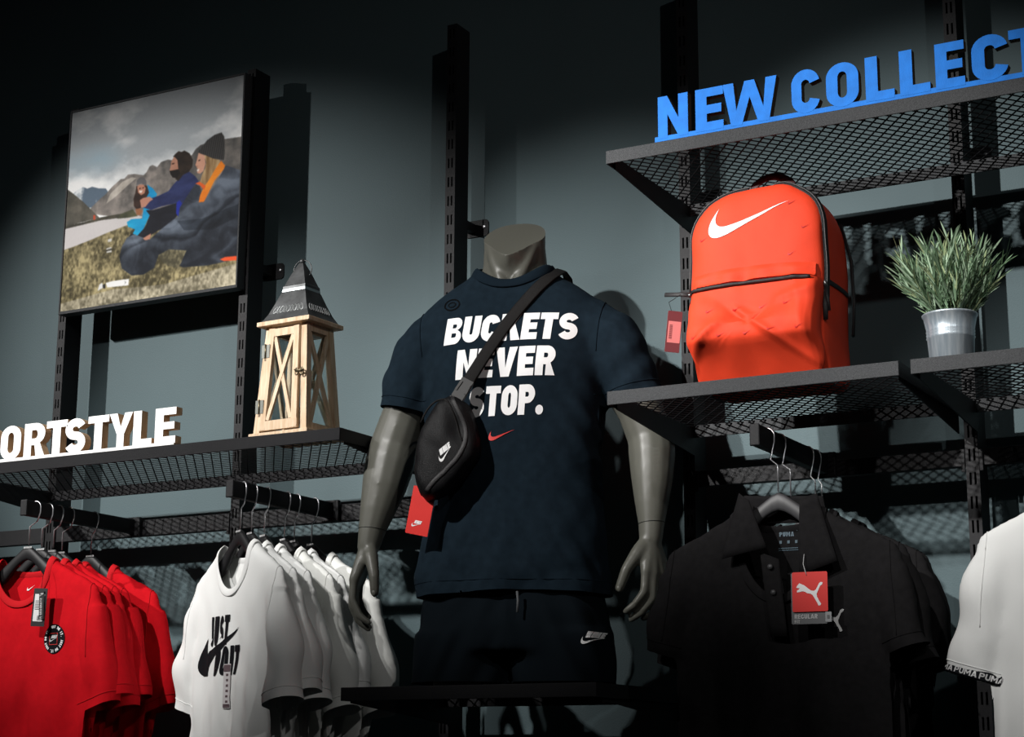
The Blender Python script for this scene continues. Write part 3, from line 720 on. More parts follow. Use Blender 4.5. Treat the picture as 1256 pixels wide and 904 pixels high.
# ------------------------------------------------------------------ wooden lantern
def make_lantern():
    t = thing('lantern', 'pale wooden lantern with crossed bars and a dark zinc pyramid roof', 'lantern', (1.092, -0.340, 2.0845), math.radians(-3))
    bx0, by0, bx1, by1, H = 0.078, 0.064, 0.060, 0.050, 0.268
    zb = 0.012
    def P(sx, sy, f, ins=0.0):   # corner at height fraction f
        a = (bx0+(bx1-bx0)*f-ins, by0+(by1-by0)*f-ins)
        return Vector((sx*a[0], sy*a[1], zb+(H-zb)*f))
    box_obj('base_plate', -.086, .086, -.072, .072, 0, zb, woodM, t, 0.0015)
    box_obj('top_plate', -.078, .078, -.066, .066, H, H+.011, woodM, t, 0.0015)
    for sx in (-1, 1):
        for sy in (-1, 1):
            bm = bmesh.new(); w2 = .017
            pts = []
            for f in (0, 1):
                o = P(sx, sy, f); pts += [o, o+Vector((-sx*w2, 0, 0)), o+Vector((-sx*w2, -sy*w2, 0)), o+Vector((0, -sy*w2, 0))]
            hexa(bm, pts); bmesh.ops.recalc_face_normals(bm, faces=bm.faces); bm_obj('corner_post', bm, woodM, t)
    def face_pt(side, u, f, out=0.0):
        if side == 'front': a, b = P(-1, -1, f), P(1, -1, f); n = Vector((0, -1, 0))
        elif side == 'back': a, b = P(1, 1, f), P(-1, 1, f); n = Vector((0, 1, 0))
        elif side == 'right': a, b = P(1, -1, f), P(1, 1, f); n = Vector((1, 0, 0))
        else: a, b = P(-1, 1, f), P(-1, -1, f); n = Vector((-1, 0, 0))
        return a+(b-a)*u+n*out, n
    for side in ('front', 'back', 'right', 'left'):
        u0 = .20 if side in ('front', 'back') else .24
        parent = t
        if side == 'front':
            d = bpy.data.objects.new('door', None); d.empty_display_size = .03; link(d, t); parent = d
            # door frame
            for k, (ua, fa, ub, fb, wd) in enumerate(((.20, .02, .20, .97, .016), (.80, .02, .80, .97, .016), (.14, .06, .86, .06, .022), (.14, .93, .86, .93, .018))):
                bm = bmesh.new(); bar(bm, face_pt(side, ua, fa, .003)[0], face_pt(side, ub, fb, .003)[0], wd, .011, (0, -1, 0)); bm_obj('door_stile' if k < 2 else 'door_rail', bm, woodM, d)
            xa, xb = .28, .72
            for a, b, o in (((xa, .11), (xb, .89), .004), ((xb, .11), (xa, .89), .0025)):
                bm = bmesh.new(); bar(bm, face_pt(side, a[0], a[1], o)[0], face_pt(side, b[0], b[1], o)[0], .0095, .007, (0, -1, 0)); bm_obj('cross_slat', bm, woodM, d)
        else:
            for k, f in enumerate((.035, .965)):
                bm = bmesh.new(); bar(bm, face_pt(side, .1, f, -.008)[0], face_pt(side, .9, f, -.008)[0], .018, .012, face_pt(side, .5, f)[1]); bm_obj('side_rail', bm, woodM, t)
            for a, b, o in (((.16, .06), (.84, .94), -.006), ((.84, .06), (.16, .94), -.0085)):
                bm = bmesh.new(); bar(bm, face_pt(side, a[0], a[1], o)[0], face_pt(side, b[0], b[1], o)[0], .0105, .007, face_pt(side, .5, .5)[1]); bm_obj('cross_slat', bm, woodM, t)
        g = [face_pt(side, .1, .03, -.013)[0], face_pt(side, .9, .03, -.013)[0], face_pt(side, .9, .97, -.013)[0], face_pt(side, .1, .97, -.013)[0]]
        n = face_pt(side, .5, .5)[1]*.0018
        bm = bmesh.new(); hexa(bm, g+[p+n for p in g]); bm_obj('glass_pane', bm, glassM, parent)
    d = [c for c in t.children if c.name.startswith('door')][0]
    for f in (.24, .76):
        c, n = face_pt('front', .115, f, .0095)
        bm = bmesh.new()
        for s in (-1, 1): box(bm, c.x+s*.0062-.0054, c.x+s*.0062+.0054, c.y-.001, c.y+.001, c.z-.016, c.z+.016, .0004)
        hg = bm_obj('hinge', bm, bronzeM, d)
        tube_obj('hinge_pin', [c+Vector((0, -.0015, -.017)), c+Vector((0, -.0015, .017))], .0022, brassM, hg)
    c, n = face_pt('front', .895, .53, .008)
    bm = bmesh.new()
    for s in (-1, 1):
        cc = c+Vector((s*.0075, 0, 0))
        tube(bm, [cc+Vector((.006*math.cos(a)*.8, -.001, .008*math.sin(a))) for a in np.linspace(0, 2*PI, 14)[:-1]], .0019, 6, True)
        bmesh.ops.create_icosphere(bm, subdivisions=1, radius=.003, matrix=Matrix.Translation(cc))
    tube(bm, [c+Vector((-.012, -.004, .004)), c+Vector((0, -.005, .001)), c+Vector((.013, -.004, .002))], .0018, 6)
    bm_obj('latch', bm, brassM, d, True)
    # roof: concave zinc pyramid
    rf = bmesh.new(); prof = [(.070, .058, .280), (.058, .048, .300), (.047, .040, .324), (.036, .030, .353), (.034, .029, .355), (.033, .028, .369), (.031, .026, .371), (.018, .015, .403), (.006, .005, .428)]
    loft(rf, [[(-a, -b, z), (a, -b, z), (a, b, z), (-a, b, z)] for a, b, z in prof]); roof = bm_obj('zinc_roof', rf, zincM, t)
    fb = bmesh.new()
    for (a0, b0, z0), (a1, b1, z1) in ((prof[1], prof[2]),):
        for side in range(4):
            for kk in range(9):
                u = -0.8+1.6*(kk+.5)/9
                am, bmid, zm = (a0*.65+a1*.35), (b0*.65+b1*.35), (z0*.65+z1*.35)
                sl = Vector((0, (b0-b1), (z1-z0))).normalized()
                pts = []
                for a in np.linspace(0, 2*PI, 9)[:-1]:
                    du = .0042*math.cos(a)*(.7 if kk % 2 else 1.1); dv = .0085*math.sin(a)
                    f = .35+dv/(z1-z0)
                    xx = (a0+(a1-a0)*f); yy = (b0+(b1-b0)*f); zz = z0+(z1-z0)*f
                    if side == 0: pts.append((u*xx+du, -yy-.0005, zz))
                    elif side == 1: pts.append((xx+.0005, u*yy+du, zz))
                    elif side == 2: pts.append((u*xx+du, yy+.0005, zz))
                    else: pts.append((-xx-.0005, u*yy+du, zz))
                tube(fb, pts, .0009, 4, True)
    bm_obj('filigree_band', fb, filigreeM, roof)
    bb = bmesh.new()
    for (a, b) in ((.0345, .0295),):
        loft(bb, [[(-a, -b, .355), (a, -b, .355), (a, b, .355), (-a, b, .355)], [(-a+.002, -b+.002, .369), (a-.002, -b+.002, .369), (a-.002, b-.002, .369), (-a+.002, b-.002, .369)]], False)
    bm_obj('bright_band', bb, mat('bright_zinc', (.42, .46, .47), .35, .8), roof)
    bm = bmesh.new(); bmesh.ops.create_uvsphere(bm, u_segments=14, v_segments=10, radius=.0065, matrix=Matrix.Translation((0, 0, .433))); bm_obj('finial', bm, zincM, roof, True)
    c = Vector((.002, 0, .412))
    tube_obj('ring_handle', [c+Vector((.0235*math.cos(a), .004*math.cos(a), .0235*math.sin(a))) for a in np.linspace(0, 2*PI, 33)[:-1]], .0014, zincM, t, 6, True)
    return t
make_lantern()

# ------------------------------------------------------------------ potted plant
def make_plant():
    t = thing('potted_plant', 'artificial green grass plant in a small ribbed galvanised bucket', 'plant', (2.642, -0.372, 2.1005))
    rings = [(0.040, 0), (0.0415, .0015), (.0445, .045), (.0462, .047), (.0445, .050), (.046, .053), (.0448, .056), (.0462, .059), (.0452, .062), (.0505, .088), (.0525, .0895), (.0528, .092), (.051, .0935), (.0490, .092), (.046, .07), (.0, .07)]
    lathe_obj('bucket', [(0.0, 0.0)]+rings[:-1], galvM, t)
    lathe_obj('soil', [(.0465, .072), (.03, .076), (.0, .077)], soilM, t, 24)
    rs = random.Random(5)
    def blade(vs, fs, p, d, L, wd, droop, spin):
        n = 5; d = d.normalized(); side = d.cross(Vector((0, 0, 1)))
        side = side.normalized() if side.length > .05 else Vector((1, 0, 0)); side = Matrix.Rotation(spin, 3, d) @ side
        b = len(vs); q = Vector(p)
        for i in range(n+1):
            s = i/n; w2 = wd*(0.55+1.3*s)*(1-s)**.6 if s < 1 else 0
            vs.extend([q-side*w2, q+side*w2]) if i < n else vs.append(q.copy())
            d = (d+Vector((0, 0, -droop*s))+side*0.03*math.sin(spin*7)).normalized(); q = q+d*L/n
        for i in range(n-1): fs.append((b+2*i, b+2*i+1, b+2*i+3, b+2*i+2))
        fs.append((b+2*n-2, b+2*n-1, b+2*n))
    mass = [([], []) for _ in leafMs]
    count = 0
    for k in range(90):          # sprigs: stem with blades
        a = rs.uniform(0, 2*PI); lean = rs.random()**.8*0.62; r0 = rs.uniform(0, .03)
        p = Vector((r0*math.cos(a), r0*math.sin(a), .07)); d = Vector((math.cos(a)*lean, math.sin(a)*lean, 1)).normalized()
        H = rs.uniform(.11, .178)*(1-.25*lean); steps = 13
        for j in range(steps):
            s = j/steps; q = p+d*H*s+Vector((math.cos(a), math.sin(a), -0.25))*0.03*lean*s*s
            if s < .22: continue
            for kk in range(2):
                aa = rs.uniform(0, 2*PI); dd = (d*1.35+Vector((math.cos(aa), math.sin(aa), .15))*rs.uniform(.35, .9)+Vector((math.cos(a), math.sin(a), 0))*lean*.5)
                L = rs.uniform(.030, .056); ci = rs.choices(range(4), (4, 4, 3, 2))[0]
                if j >= steps-2 and count < 120:
                    vs, fs = [], []; blade(vs, fs, q, dd, L*1.15, .0022, .12, rs.uniform(-1, 1)); mesh_obj('leaf', vs, fs, leafMs[ci], t, True); count += 1
                else: blade(*mass[ci], q, dd, L, .0021, .12, rs.uniform(-1, 1))
    for (vs, fs), mm in zip(mass, leafMs): tag(mesh_obj('leaf_mass', vs, fs, mm, t, True), kind='stuff')
    return t
make_plant()

# ------------------------------------------------------------------ red backpack
def make_backpack():
    t = thing('backpack', 'bright red backpack with a white curved tick mark and black zips', 'backpack', (2.243, -0.275, 2.1005), math.radians(0.5))
    def outline(w, h, n=56, rt_=.115, rb=.03):
        # arch: start bottom centre, counter-clockwise seen from the front
        pts = []
        pts += [(x, 0) for x in np.linspace(0, w/2-rb, 5)]
        pts += arc(w/2-rb, rb, rb, rb, -80, 0, 5)
        pts += [(w/2*(1+.015*math.sin(PI*s)), rb+(h-rt_-rb)*s) for s in np.linspace(.08, .96, 12)]
        pts += arc(w/2-rt_, h-rt_, rt_, rt_, 0, 82, 10)
        pts += [(x, h) for x in np.linspace(w/2-rt_*1.0, 0, 4)]
        return pts+[(-x, z) for x, z in pts[-2:0:-1]]
    w_, h_ = .292, .428
    prof = [(.086, .60), (.085, .90), (.078, .965), (.05, .995), (0, 1.0), (-.045, .995), (-.070, .975), (-.078, .955), (-.086, .91), (-.094, .80), (-.099, .62), (-.101, .4), (-.102, .2), (-.102, .04)]
    base = outline(w_, h_); rings = []
    for y, s in prof:
        zc = .16
        rings.append([(x*s, y, zc+(z-zc)*s if z > zc else zc+(z-zc)*(s if y < -.07 or y > .08 else 1)) for x, z in base])
    bm = bmesh.new(); loft(bm, rings); bmesh.ops.subdivide_edges(bm, edges=bm.edges, cuts=1, use_grid_fill=True)
    bmesh.ops.recalc_face_normals(bm, faces=bm.faces); me = bpy.data.meshes.new('main_body'); bm.to_mesh(me); bm.free()
    def wr(co, no):
        n1 = vnoise(co, (9, 9, 7), 3.1); n2 = vnoise(co+np.array([[.1, 0, .2]])*co[:, :1], (22, 15, 14), 8.2)
        amp = np.where(np.abs(no[:, 1]) > .5, .0045, .007)*np.clip((co[:, 2])/.05, 0, 1)
        return co+no*(amp*n1+.0028*n2)[:, None]
    def wr_all(co, no):
        co = wr(co, no); k = 1-.9*np.clip((.075-co[:, 2])/.07, 0, 1)
        co[:, 1] = np.where(co[:, 1] < -.045, -.045+(co[:, 1]+.045)*k, co[:, 1]); return co
    displace(me, wr_all); shade_smooth(me); me.materials.append(packM)
    body = link(bpy.data.objects.new('main_body', me), t)
    # front pocket
    pw, ph = .272, .215
    pb = []
    for x, z in ([(x, .004) for x in np.linspace(-.105, .105, 9)]+arc(.106, .034, .03, .03, -70, 0, 5)+[(.136, z) for z in np.linspace(.05, .18, 9)]+arc(.118, .195, .018, .02, 0, 90, 4)+[(x, .215) for x in np.linspace(.09, -.09, 9)]+arc(-.118, .195, .018, .02, 90, 180, 4)+[(-.136, z) for z in np.linspace(.18, .05, 9)]+arc(-.106, .034, .03, .03, 180, 250, 5)): pb.append((x, z))
    prf = [(-.075, 1.0, 0), (-.100, 1.0, 0), (-.112, .99, 0), (-.124, .965, 0), (-.131, .92, 0), (-.135, .84, 0), (-.137, .7, 0), (-.138, .5, 0), (-.138, .25, 0), (-.138, .05, 0)]
    rings = [[(x*s, y+.02*max(0, (z-.12))/.1*(1 if y < -.09 else 0)*.9, .12+(z-.12)*s) for x, z in pb] for y, s, _ in prf]
    bm = bmesh.new(); loft(bm, rings); bmesh.ops.subdivide_edges(bm, edges=bm.edges, cuts=2, use_grid_fill=True); bmesh.ops.recalc_face_normals(bm, faces=bm.faces)
    me2 = bpy.data.meshes.new('front_pocket'); bm.to_mesh(me2); bm.free()
    def wr2(co, no):
        x, z = co[:, 0], co[:, 2]
        below = np.clip((.165-z)/.02, 0, 1)
        ridge = (np.exp(-((z-.155+.80*(x+.03))/.011)**2)*(x > -.03) + np.exp(-((z-.155-1.0*(x+.03))/.012)**2)*(x <= -.03))*below*.009
        ridge += .007*np.exp(-((z-.168-.25*(x-.09))/.012)**2)*np.clip((x-.03)/.04, 0, 1)+.006*np.exp(-((x-.115+.2*(z-.1))/.010)**2)
        n1 = vnoise(co, (12, 8, 11), 5.5); n2 = vnoise(co, (30, 20, 24), 1.4)
        fr = np.clip(-no[:, 1], 0, 1)
        sag = np.exp(-((z-.10)/.04)**2)*.014
        co = co+no*(.009*n1+.004*n2)[:, None]*np.clip(z/.03, .2, 1)[:, None]+np.array([[0, -1, 0]])*((ridge+sag)*fr)[:, None]
        k = 1-.95*np.clip((.085-co[:, 2])/.075, 0, 1)
        co[:, 1] = np.where(co[:, 1] < -.068, -.068+(co[:, 1]+.068)*k, co[:, 1])
        return co
    displace(me2, wr2); shade_smooth(me2); me2.materials.append(packM)
    pk = link(bpy.data.objects.new('front_pocket', me2), t)
    bv = BVHTree.FromPolygons([v.co for v in me.vertices], [p.vertices for p in me.polygons])
    bv2 = BVHTree.FromPolygons([v.co for v in me2.vertices], [p.vertices for p in me2.polygons])
    def front(x, z, off=.001, b=bv):
        h, n, i, d = b.ray_cast(Vector((x, -.5, z)), Vector((0, 1, 0)))
        if h is None: return Vector((x, -.08, z))
        return h+Vector((0, -off, 0))
    def best(x, z, off=.001):
        a, b = front(x, z, off), front(x, z, off, bv2)
        return a if a.y < b.y else b
    # flap ridge above the pocket zip
    bm = bmesh.new(); N = 40; rows = []
    for k in range(5):
        f = k/4; row = []
        for i in range(N+1):
            x = -.132+.264*i/N; z0 = .206+.006*math.sin(i/N*PI); z = z0+.030*f
            row.append(bm.verts.new(best(x, z, .004+.012*math.sin(PI*min(1, (1-f)*.9))*(0.7+.3*math.sin(i*.6)))))
        rows.append(row)
    for a, b in zip(rows[:-1], rows[1:]):
        for i in range(N): bm.faces.new((a[i], a[i+1], b[i+1], b[i]))
    bm_obj('pocket_flap', bm, packM, pk, True)
    zp = [best(x, .200+.004*math.sin((x+.14)*11), .004) for x in np.linspace(-.137, .128, 50)]
    z1 = tube_obj('pocket_zip', zp, .004, zipM, pk, 8)
    tube_obj('zip_pull', [zp[0]+Vector((-.001, -.004, .0)), zp[0]+Vector((-.02, -.008, .003)), zp[0]+Vector((-.058, -.010, .006))], 1, zipM, z1, 8, flat=(.0048, .002, (0, -1, .1)))
    bm = bmesh.new(); bmesh.ops.create_icosphere(bm, subdivisions=2, radius=.005, matrix=Matrix.Translation(zp[0]+Vector((-.004, -.004, 0)))); bm_obj('zip_slider', bm, zipMetalM, z1, True)
    # main zip arch along the front edge
    ring = [Vector((x*.983, -.066, .16+(z-.16)*.983 if z > .16 else z)) for x, z in base]
    ar = [p for p in ring if p.z > .155]
    ar = sorted([p for p in ar if p.x >= 0], key=lambda p: (math.atan2(p.z-.2, p.x)))+sorted([p for p in ar if p.x < 0], key=lambda p: (math.atan2(p.z-.2, p.x)))
    out = []
    for p in ar:
        c = Vector((0, -.066, .22)); d = (p-c).normalized()
        h, n, i, dist = bv.ray_cast(c+d*.5, -d)
        out.append((h if h else p)+d*.001)
    dip = [p-Vector((0, 0, .010*math.exp(-((p.x-.02)/.02)**2) if p.z > .38 else 0)) for p in out]
    zz = tube_obj('main_zip', dip, 1, zipM, t, 8, flat=(.0085, .0035, lambda i: (dip[i]-Vector((0, -.066, .22))).normalized()+Vector((0, -1.1, 0))))
    tube_obj('zip_teeth', [p+(p-Vector((0, -.066, .22))).normalized()*.0035+Vector((0, -.0030, 0)) for p in dip], .0012, buckleM, zz, 6)
    e = dip[0]
    bm = bmesh.new()
    for k in range(2): bmesh.ops.create_icosphere(bm, subdivisions=2, radius=.006, matrix=Matrix.Translation(e+Vector((.001, -.006, .012+.016*k))) @ Matrix.Diagonal((.8, .6, 1.3, 1)))
    bm_obj('zip_sliders', bm, zipMetalM, zz, True)
    tube_obj('zip_pull', [e+Vector((.001, -.009, .01)), e+Vector((.003, -.012, -.02)), e+Vector((.002, -.011, -.048))], 1, zipM, zz, 8, flat=(.005, .002, (0.3, -1, 0)))
    tube_obj('zip_pull', [e+Vector((.004, -.010, .02)), e+Vector((.008, -.011, -.008)), e+Vector((.009, -.009, -.03))], 1, zipM, zz, 8, flat=(.0035, .002, (0.3, -1, 0)))
    # side compression band, small loop
    for s in (1, -1):
        pts = []
        for y in np.linspace(-.06, .07, 14):
            h, n, i, d = bv.ray_cast(Vector((s*.5, y, .203)), Vector((-s, 0, 0)))
            if h: pts.append(h+Vector((s*.0015, 0, 0)))
        tube_obj('side_band', pts, 1, zipM, t, 8, flat=(.0055, .002, (s, 0, 0)))
    tube_obj('rear_strap', [Vector((.130, .082, .36)), Vector((.148, .088, .28)), Vector((.150, .090, .19)), Vector((.146, .088, .12))], 1, zipM, t, 8, flat=(.012, .004, (1, .4, 0)))
    # grab handle
    hp = [Vector((-.035+.098*s, -.012, .424+.034*max(0, math.sin(PI*s))**.6)) for s in np.linspace(0, 1, 18)]
    hp[0].z = hp[-1].z = .416
    hd = tube_obj('grab_handle', hp, 1, handleM, t, 8, flat=(.0095, .0022, lambda i: Vector((0, -1, .35))))
    for sx in (-.022, .008, .036):
        flat_print('handle_mark', xf(SWOOSH, .016, sx, 0), (0, -.0235, .447), (1, 0, 0), (0, .5, .86), inkDark, hd)
    # prints
    def pl(x, y): return (x, 0, y)
    project('white_tick_print', xf(SWOOSH, .175, -.096, .313), bv, pl, inkW, t, .0014, .012)
    rs = random.Random(3); marks = []
    for r in range(6):
        for c in range(5):
            x = -.115+c*.055+(r % 2)*.027; z = .09+r*.055
            if abs(x) > .118: continue
            if .24 < z < .39 and -.10 < x < .06: 
                if not (z > .37): continue
            b = bv2 if z < .195 else bv
            if .195 < z < .245: continue
            project('small_tick_print', xf(SWOOSH, .020, x, z, rot=.15), b, pl, packMarkM, t, .0012, .02)
    # price tag hanging from the pocket zip pull
    tg = extrude_glyph('price_tag', rrect(0, .030, -.088, 0, .002), .0012, tagMaroonM, paperM, t)
    tg.location = (-.166, -.150, .158); tg.rotation_euler = (math.radians(-3), math.radians(6), math.radians(28))
    flat_print('tag_label', rrect(.003, .029, -.068, -.022, .001), (0, -.0006, 0), (1, 0, 0), (0, 0, 1), tagPinkM, tg)
    bars = [[[(.006, -.03-k*.0028), (.012, -.03-k*.0028), (.012, -.0315-k*.0028), (.006, -.0315-k*.0028)]] for k in range(11)]
    flat_print('tag_barcode', bars, (0, -.001, 0), (1, 0, 0), (0, 0, 1), tagMaroonM, tg)
    tube_obj('tag_string', [Vector((-.160, -.146, .156)), Vector((-.164, -.150, .175)), zp[0]+Vector((-.022, -.008, .003))], .0006, inkB, t, 5)
    return t
make_backpack()
# ------------------------------------------------------------------ mannequin
def make_mannequin():
    A = math.radians(17)
    t = thing('mannequin', 'headless grey mannequin in a navy shirt and dark shorts standing on the low shelf', 'mannequin', (1.60, -0.21, 1.5115), A)
    # --- body
    bm = bmesh.new()
    tor = [(0.28, .150, .085, .0), (.37, .155, .092, 0), (.50, .160, .10, 0), (.62, .178, .112, 0), (.72, .185, .115, 0), (.80, .180, .10, .005), (.86, .150, .08, .012), (.90, .105, .070, .012), (.93, .082, .068, .006), (.96, .074, .068, -.004), (1.00, .071, .067, -.012), (1.04, .072, .067, -.016), (1.10, .073, .067, -.018), (1.14, .073, .067, -.018)]
    def nring(y, z, a, b):
        k = min(1, max(0, (z-.92)/.05)); out = []
        for (px, py, pz) in sell(0, 0, z, a, b, 2.2):
            if py < 0 and k:
                q = -b*1.30*(1-(abs(px)/a)**1.25)
                py = py*(1-k)+min(q, py*.55)*k
            out.append((px, py+y, pz))
        return out
    loft(bm, [nring(y, z, a, b) for z, a, b, y in tor])
    # throat ridge and neck cords so the cut shows a soft V in front
    for s in (-1, 1): capsule_chain(bm, [Vector((s*.018, -.060, .905)), Vector((s*.040, -.045, .96)), Vector((s*.056, -.018, 1.02))], [.013, .013, .012])
    capsule_chain(bm, [Vector((-.17, .005, .80)), Vector((-.215, .005, .72)), Vector((-.262, .008, .61)), Vector((-.284, .008, .545))], [.066, .060, .054, .056])
    capsule_chain(bm, [Vector((-.284, .008, .545)), Vector((-.290, .0, .51)), Vector((-.299, -.012, .455)), Vector((-.310, -.024, .40)), Vector((-.320, -.033, .35)), Vector((-.325, -.038, .315))], [.056, .0575, .0515, .041, .031, .026])
    capsule_chain(bm, [Vector((.17, .005, .80)), Vector((.225, .005, .73)), Vector((.286, .008, .61)), Vector((.308, .008, .545))], [.066, .060, .052, .052])
    capsule_chain(bm, [Vector((.308, .008, .545)), Vector((.311, .0, .51)), Vector((.312, -.012, .455)), Vector((.312, -.024, .40)), Vector((.312, -.033, .35)), Vector((.311, -.038, .315))], [.052, .053, .047, .038, .029, .0255])
    # pelvis and thigh stumps
    loft(bm, [sell(0, 0, z, a, b, 2.3) for z, a, b in ((.12, .150, .088), (.20, .150, .085), (.30, .150, .085))])
    for s in (-1, 1): loft(bm, [sell(s*.098, 0, z, a, b, 2.1) for z, a, b in ((.0, .080, .085), (.08, .084, .086), (.16, .080, .082))])
    # hands: metacarpals, fingers, thumb
    def hand(wrist, fingers, thumb):
        wr = Vector(wrist)
        for pts, r in fingers:
            pts = [Vector(p) for p in pts]
            capsule_chain(bm, [wr+(pts[0]-wr)*.12, wr+(pts[0]-wr)*.6, pts[0]], [.0165, .0150, .0125])
            capsule_chain(bm, pts, [r*1.12, r*1.02, r*.92, r*.80])
        th = [Vector(p) for p in thumb]
        capsule_chain(bm, [wr+(th[0]-wr)*.2]+th, [.016, .0165, .0125, .0105])
    hand((-.325, -.038, .325), [
        ([(-.350, -.062, .238), (-.351, -.066, .192), (-.334, -.066, .158), (-.313, -.064, .143)], .0092),
        ([(-.356, -.042, .233), (-.359, -.044, .182), (-.342, -.044, .148), (-.320, -.043, .131)], .0095),
        ([(-.357, -.022, .235), (-.360, -.022, .185), (-.345, -.021, .150), (-.324, -.020, .136)], .0090),
        ([(-.353, -.004, .242), (-.356, -.002, .203), (-.345, -.001, .175), (-.330, 0, .160)], .0080)],
        [(-.312, -.060, .288), (-.300, -.076, .248), (-.297, -.078, .207)])
    hand((.311, -.038, .325), [
        ([(.303, -.066, .243), (.300, -.072, .200), (.279, -.071, .174), (.259, -.068, .160)], .0095),
        ([(.318, -.056, .238), (.316, -.060, .187), (.290, -.058, .157), (.268, -.054, .144)], .0098),
        ([(.331, -.040, .240), (.333, -.041, .188), (.312, -.039, .156), (.292, -.036, .147)], .0092),
        ([(.339, -.022, .247), (.344, -.021, .208), (.332, -.019, .180), (.315, -.017, .168)], .0082)],
        [(.287, -.060, .288), (.263, -.078, .248), (.248, -.080, .208)])
    me = remesh(bm, .0042, 8, .5)
    # oblique neck cut: slice and cap
    b2 = bmesh.new(); b2.from_mesh(me)
    bmesh.ops.bisect_plane(b2, geom=b2.verts[:]+b2.edges[:]+b2.faces[:], plane_co=(0, -.0175, 1.020), plane_no=(0, -.64, .768), clear_outer=True)
    es = [e for e in b2.edges if e.is_boundary and e.verts[0].co.z > .9]
    cap = bmesh.ops.contextual_create(b2, geom=es)['faces']
    b2.to_mesh(me); b2.free(); shade_smooth(me)
    me.materials.append(mannM); body = bpy.data.objects.new('body', me); link(body, t)
    # sharp rim: flat cap
    for p in me.polygons:
        if len(p.vertices) > 6: p.use_smooth = False
    for s in (-1, 1):
        stitch('wrist_joint', me, (s*.318, -.03, .352), (-.08*s, .1, 1), inkB, body, lambda c, s=s: c.x*s > .24, .0006)
        th = Vector((-.297, -.078, .207)) if s < 0 else Vector((.248, -.080, .208))
        d = Vector((.0, -.92, -.15))
        b3 = bmesh.new(); bmesh.ops.create_uvsphere(b3, u_segments=10, v_segments=8, radius=.006, matrix=Matrix.Translation(th+Vector((0, -.0078, -.001))) @ Matrix.Diagonal((.9, .38, 1.15, 1)))
        bm_obj('thumb_nail', b3, mannM, body, True)
    # --- navy shirt
    bm = bmesh.new()
    rings = [(.12, .222, .125), (.205, .219, .124), (.30, .206, .120), (.40, .197, .118), (.52, .193, .119), (.62, .205, .127), (.70, .216, .130), (.77, .218, .124), (.83, .212, .110), (.872, .188, .094), (.900, .150, .084), (.922, .112, .080), (.940, .094, .080), (.96, .086, .082), (1.0, .084, .084)]
    loft(bm, [sell(0, (.004 if z > .6 else 0)+(-.006 if z > .85 else 0), z, a, b, 2.35, 56) for z, a, b in rings])
    SL = {-1: [((-.15, 0, .805), .080), ((-.205, 0, .755), .082), ((-.236, 0, .70), .073), ((-.254, 0, .635), .064), ((-.262, 0, .59), .062)],
          1: [((.15, 0, .805), .080), ((.215, 0, .758), .082), ((.252, 0, .70), .073), ((.280, 0, .640), .064), ((.294, 0, .59), .062)]}
    for s, ch in SL.items(): capsule_chain(bm, [Vector(p) for p, r in ch], [r for p, r in ch])
    ts = remesh(bm, .0065, 10, .5)
    cutp = {-1: (Vector((-.256, 0, .628)), Vector((-.20, 0, -1)).normalized()), 1: (Vector((.284, 0, .640)), Vector((.26, 0, -1)).normalized())}
    def f(c):
        v = []
        v.append(.203 + .003*math.sin(c.x*14+1) - c.z)                     # hem
        for s in (-1, 1):
            p, n = cutp[s]
            if c.x*s > .198 and c.z > .5: v.append((c-p).dot(n))
        zz = .905+.035*max(0, (c.y+.0)/.08) + .045*min(1, abs(c.x)/.09)**2 - (.006 if c.y < 0 else 0)
        if abs(c.x) < .14: v.append(c.z-zz)
        return max(v)
    loops = trim(ts, f)
    def folds(co, no):
        x, y, z = co.T
        n1 = vnoise(co, (7, 7, 4), 2.0); n2 = vnoise(co, (16, 12, 9), 6.0); n3 = vnoise(np.stack([x+z*.55, y, z-.4*x], 1), (28, 9, 5), 4.0); n4 = vnoise(np.stack([x-z*.5, y, z+.4*x], 1), (30, 9, 5), 9.0)
        low = np.clip((.60-z)/.35, 0, 1); arm_ = np.clip((np.abs(x)-.17)/.06, 0, 1)*(z > .55)
        chest = np.clip((z-.62)/.1, 0, 1)*(1-arm_)
        a = (.0075*n1+.004*n2)*(1-.75*chest) + .010*n3*np.where(x > 0, 1, .4)*low + .008*n4*np.where(x < 0, 1, .4)*low
        # gathers radiating from the left armpit, small creases in the sleeves
        side = np.exp(-((np.abs(x)-.19)/.05)**2)*np.exp(-((z-.55)/.12)**2)
        a += .007*side*np.sin((z*1.0+np.abs(x)*1.4)*85)*.6
        a += .0018*arm_*np.sin((z*1.2-np.abs(x)*.9)*60+5*n1)
        a += .007*np.exp(-((z-.245)/.02)**2)*np.sin(x*26+1.0)*.55+ .004*np.clip((.32-z)/.1, 0, 1)*np.sin(x*40+2)
        # slight chest plates
        a += .008*np.exp(-((np.abs(x)-.085)/.07)**2-((z-.72)/.07)**2)*(y < 0)
        return co+no*a[:, None]
    displace(ts, folds); shade_smooth(ts); ts.materials.append(navyM)
    tee = bpy.data.objects.new('t_shirt', ts); link(tee, t); tee['label'] = 'navy short-sleeved shirt with bold white lettering'
    neck = min(loops, key=lambda l: -sum(p.z for p in l)/len(l))
    nk = smooth_loop(neck, 8, 90)
    tube_obj('collar_rib', [p+Vector((0, 0, -.004))+Vector((p.x, p.y, 0)).normalized()*.0015 for p in nk], 1, navyRibM, tee, 10, True, flat=(.0125, .0028, lambda i: Vector((nk[i].x, nk[i].y, 0)).normalized()+Vector((0, 0, .55))))
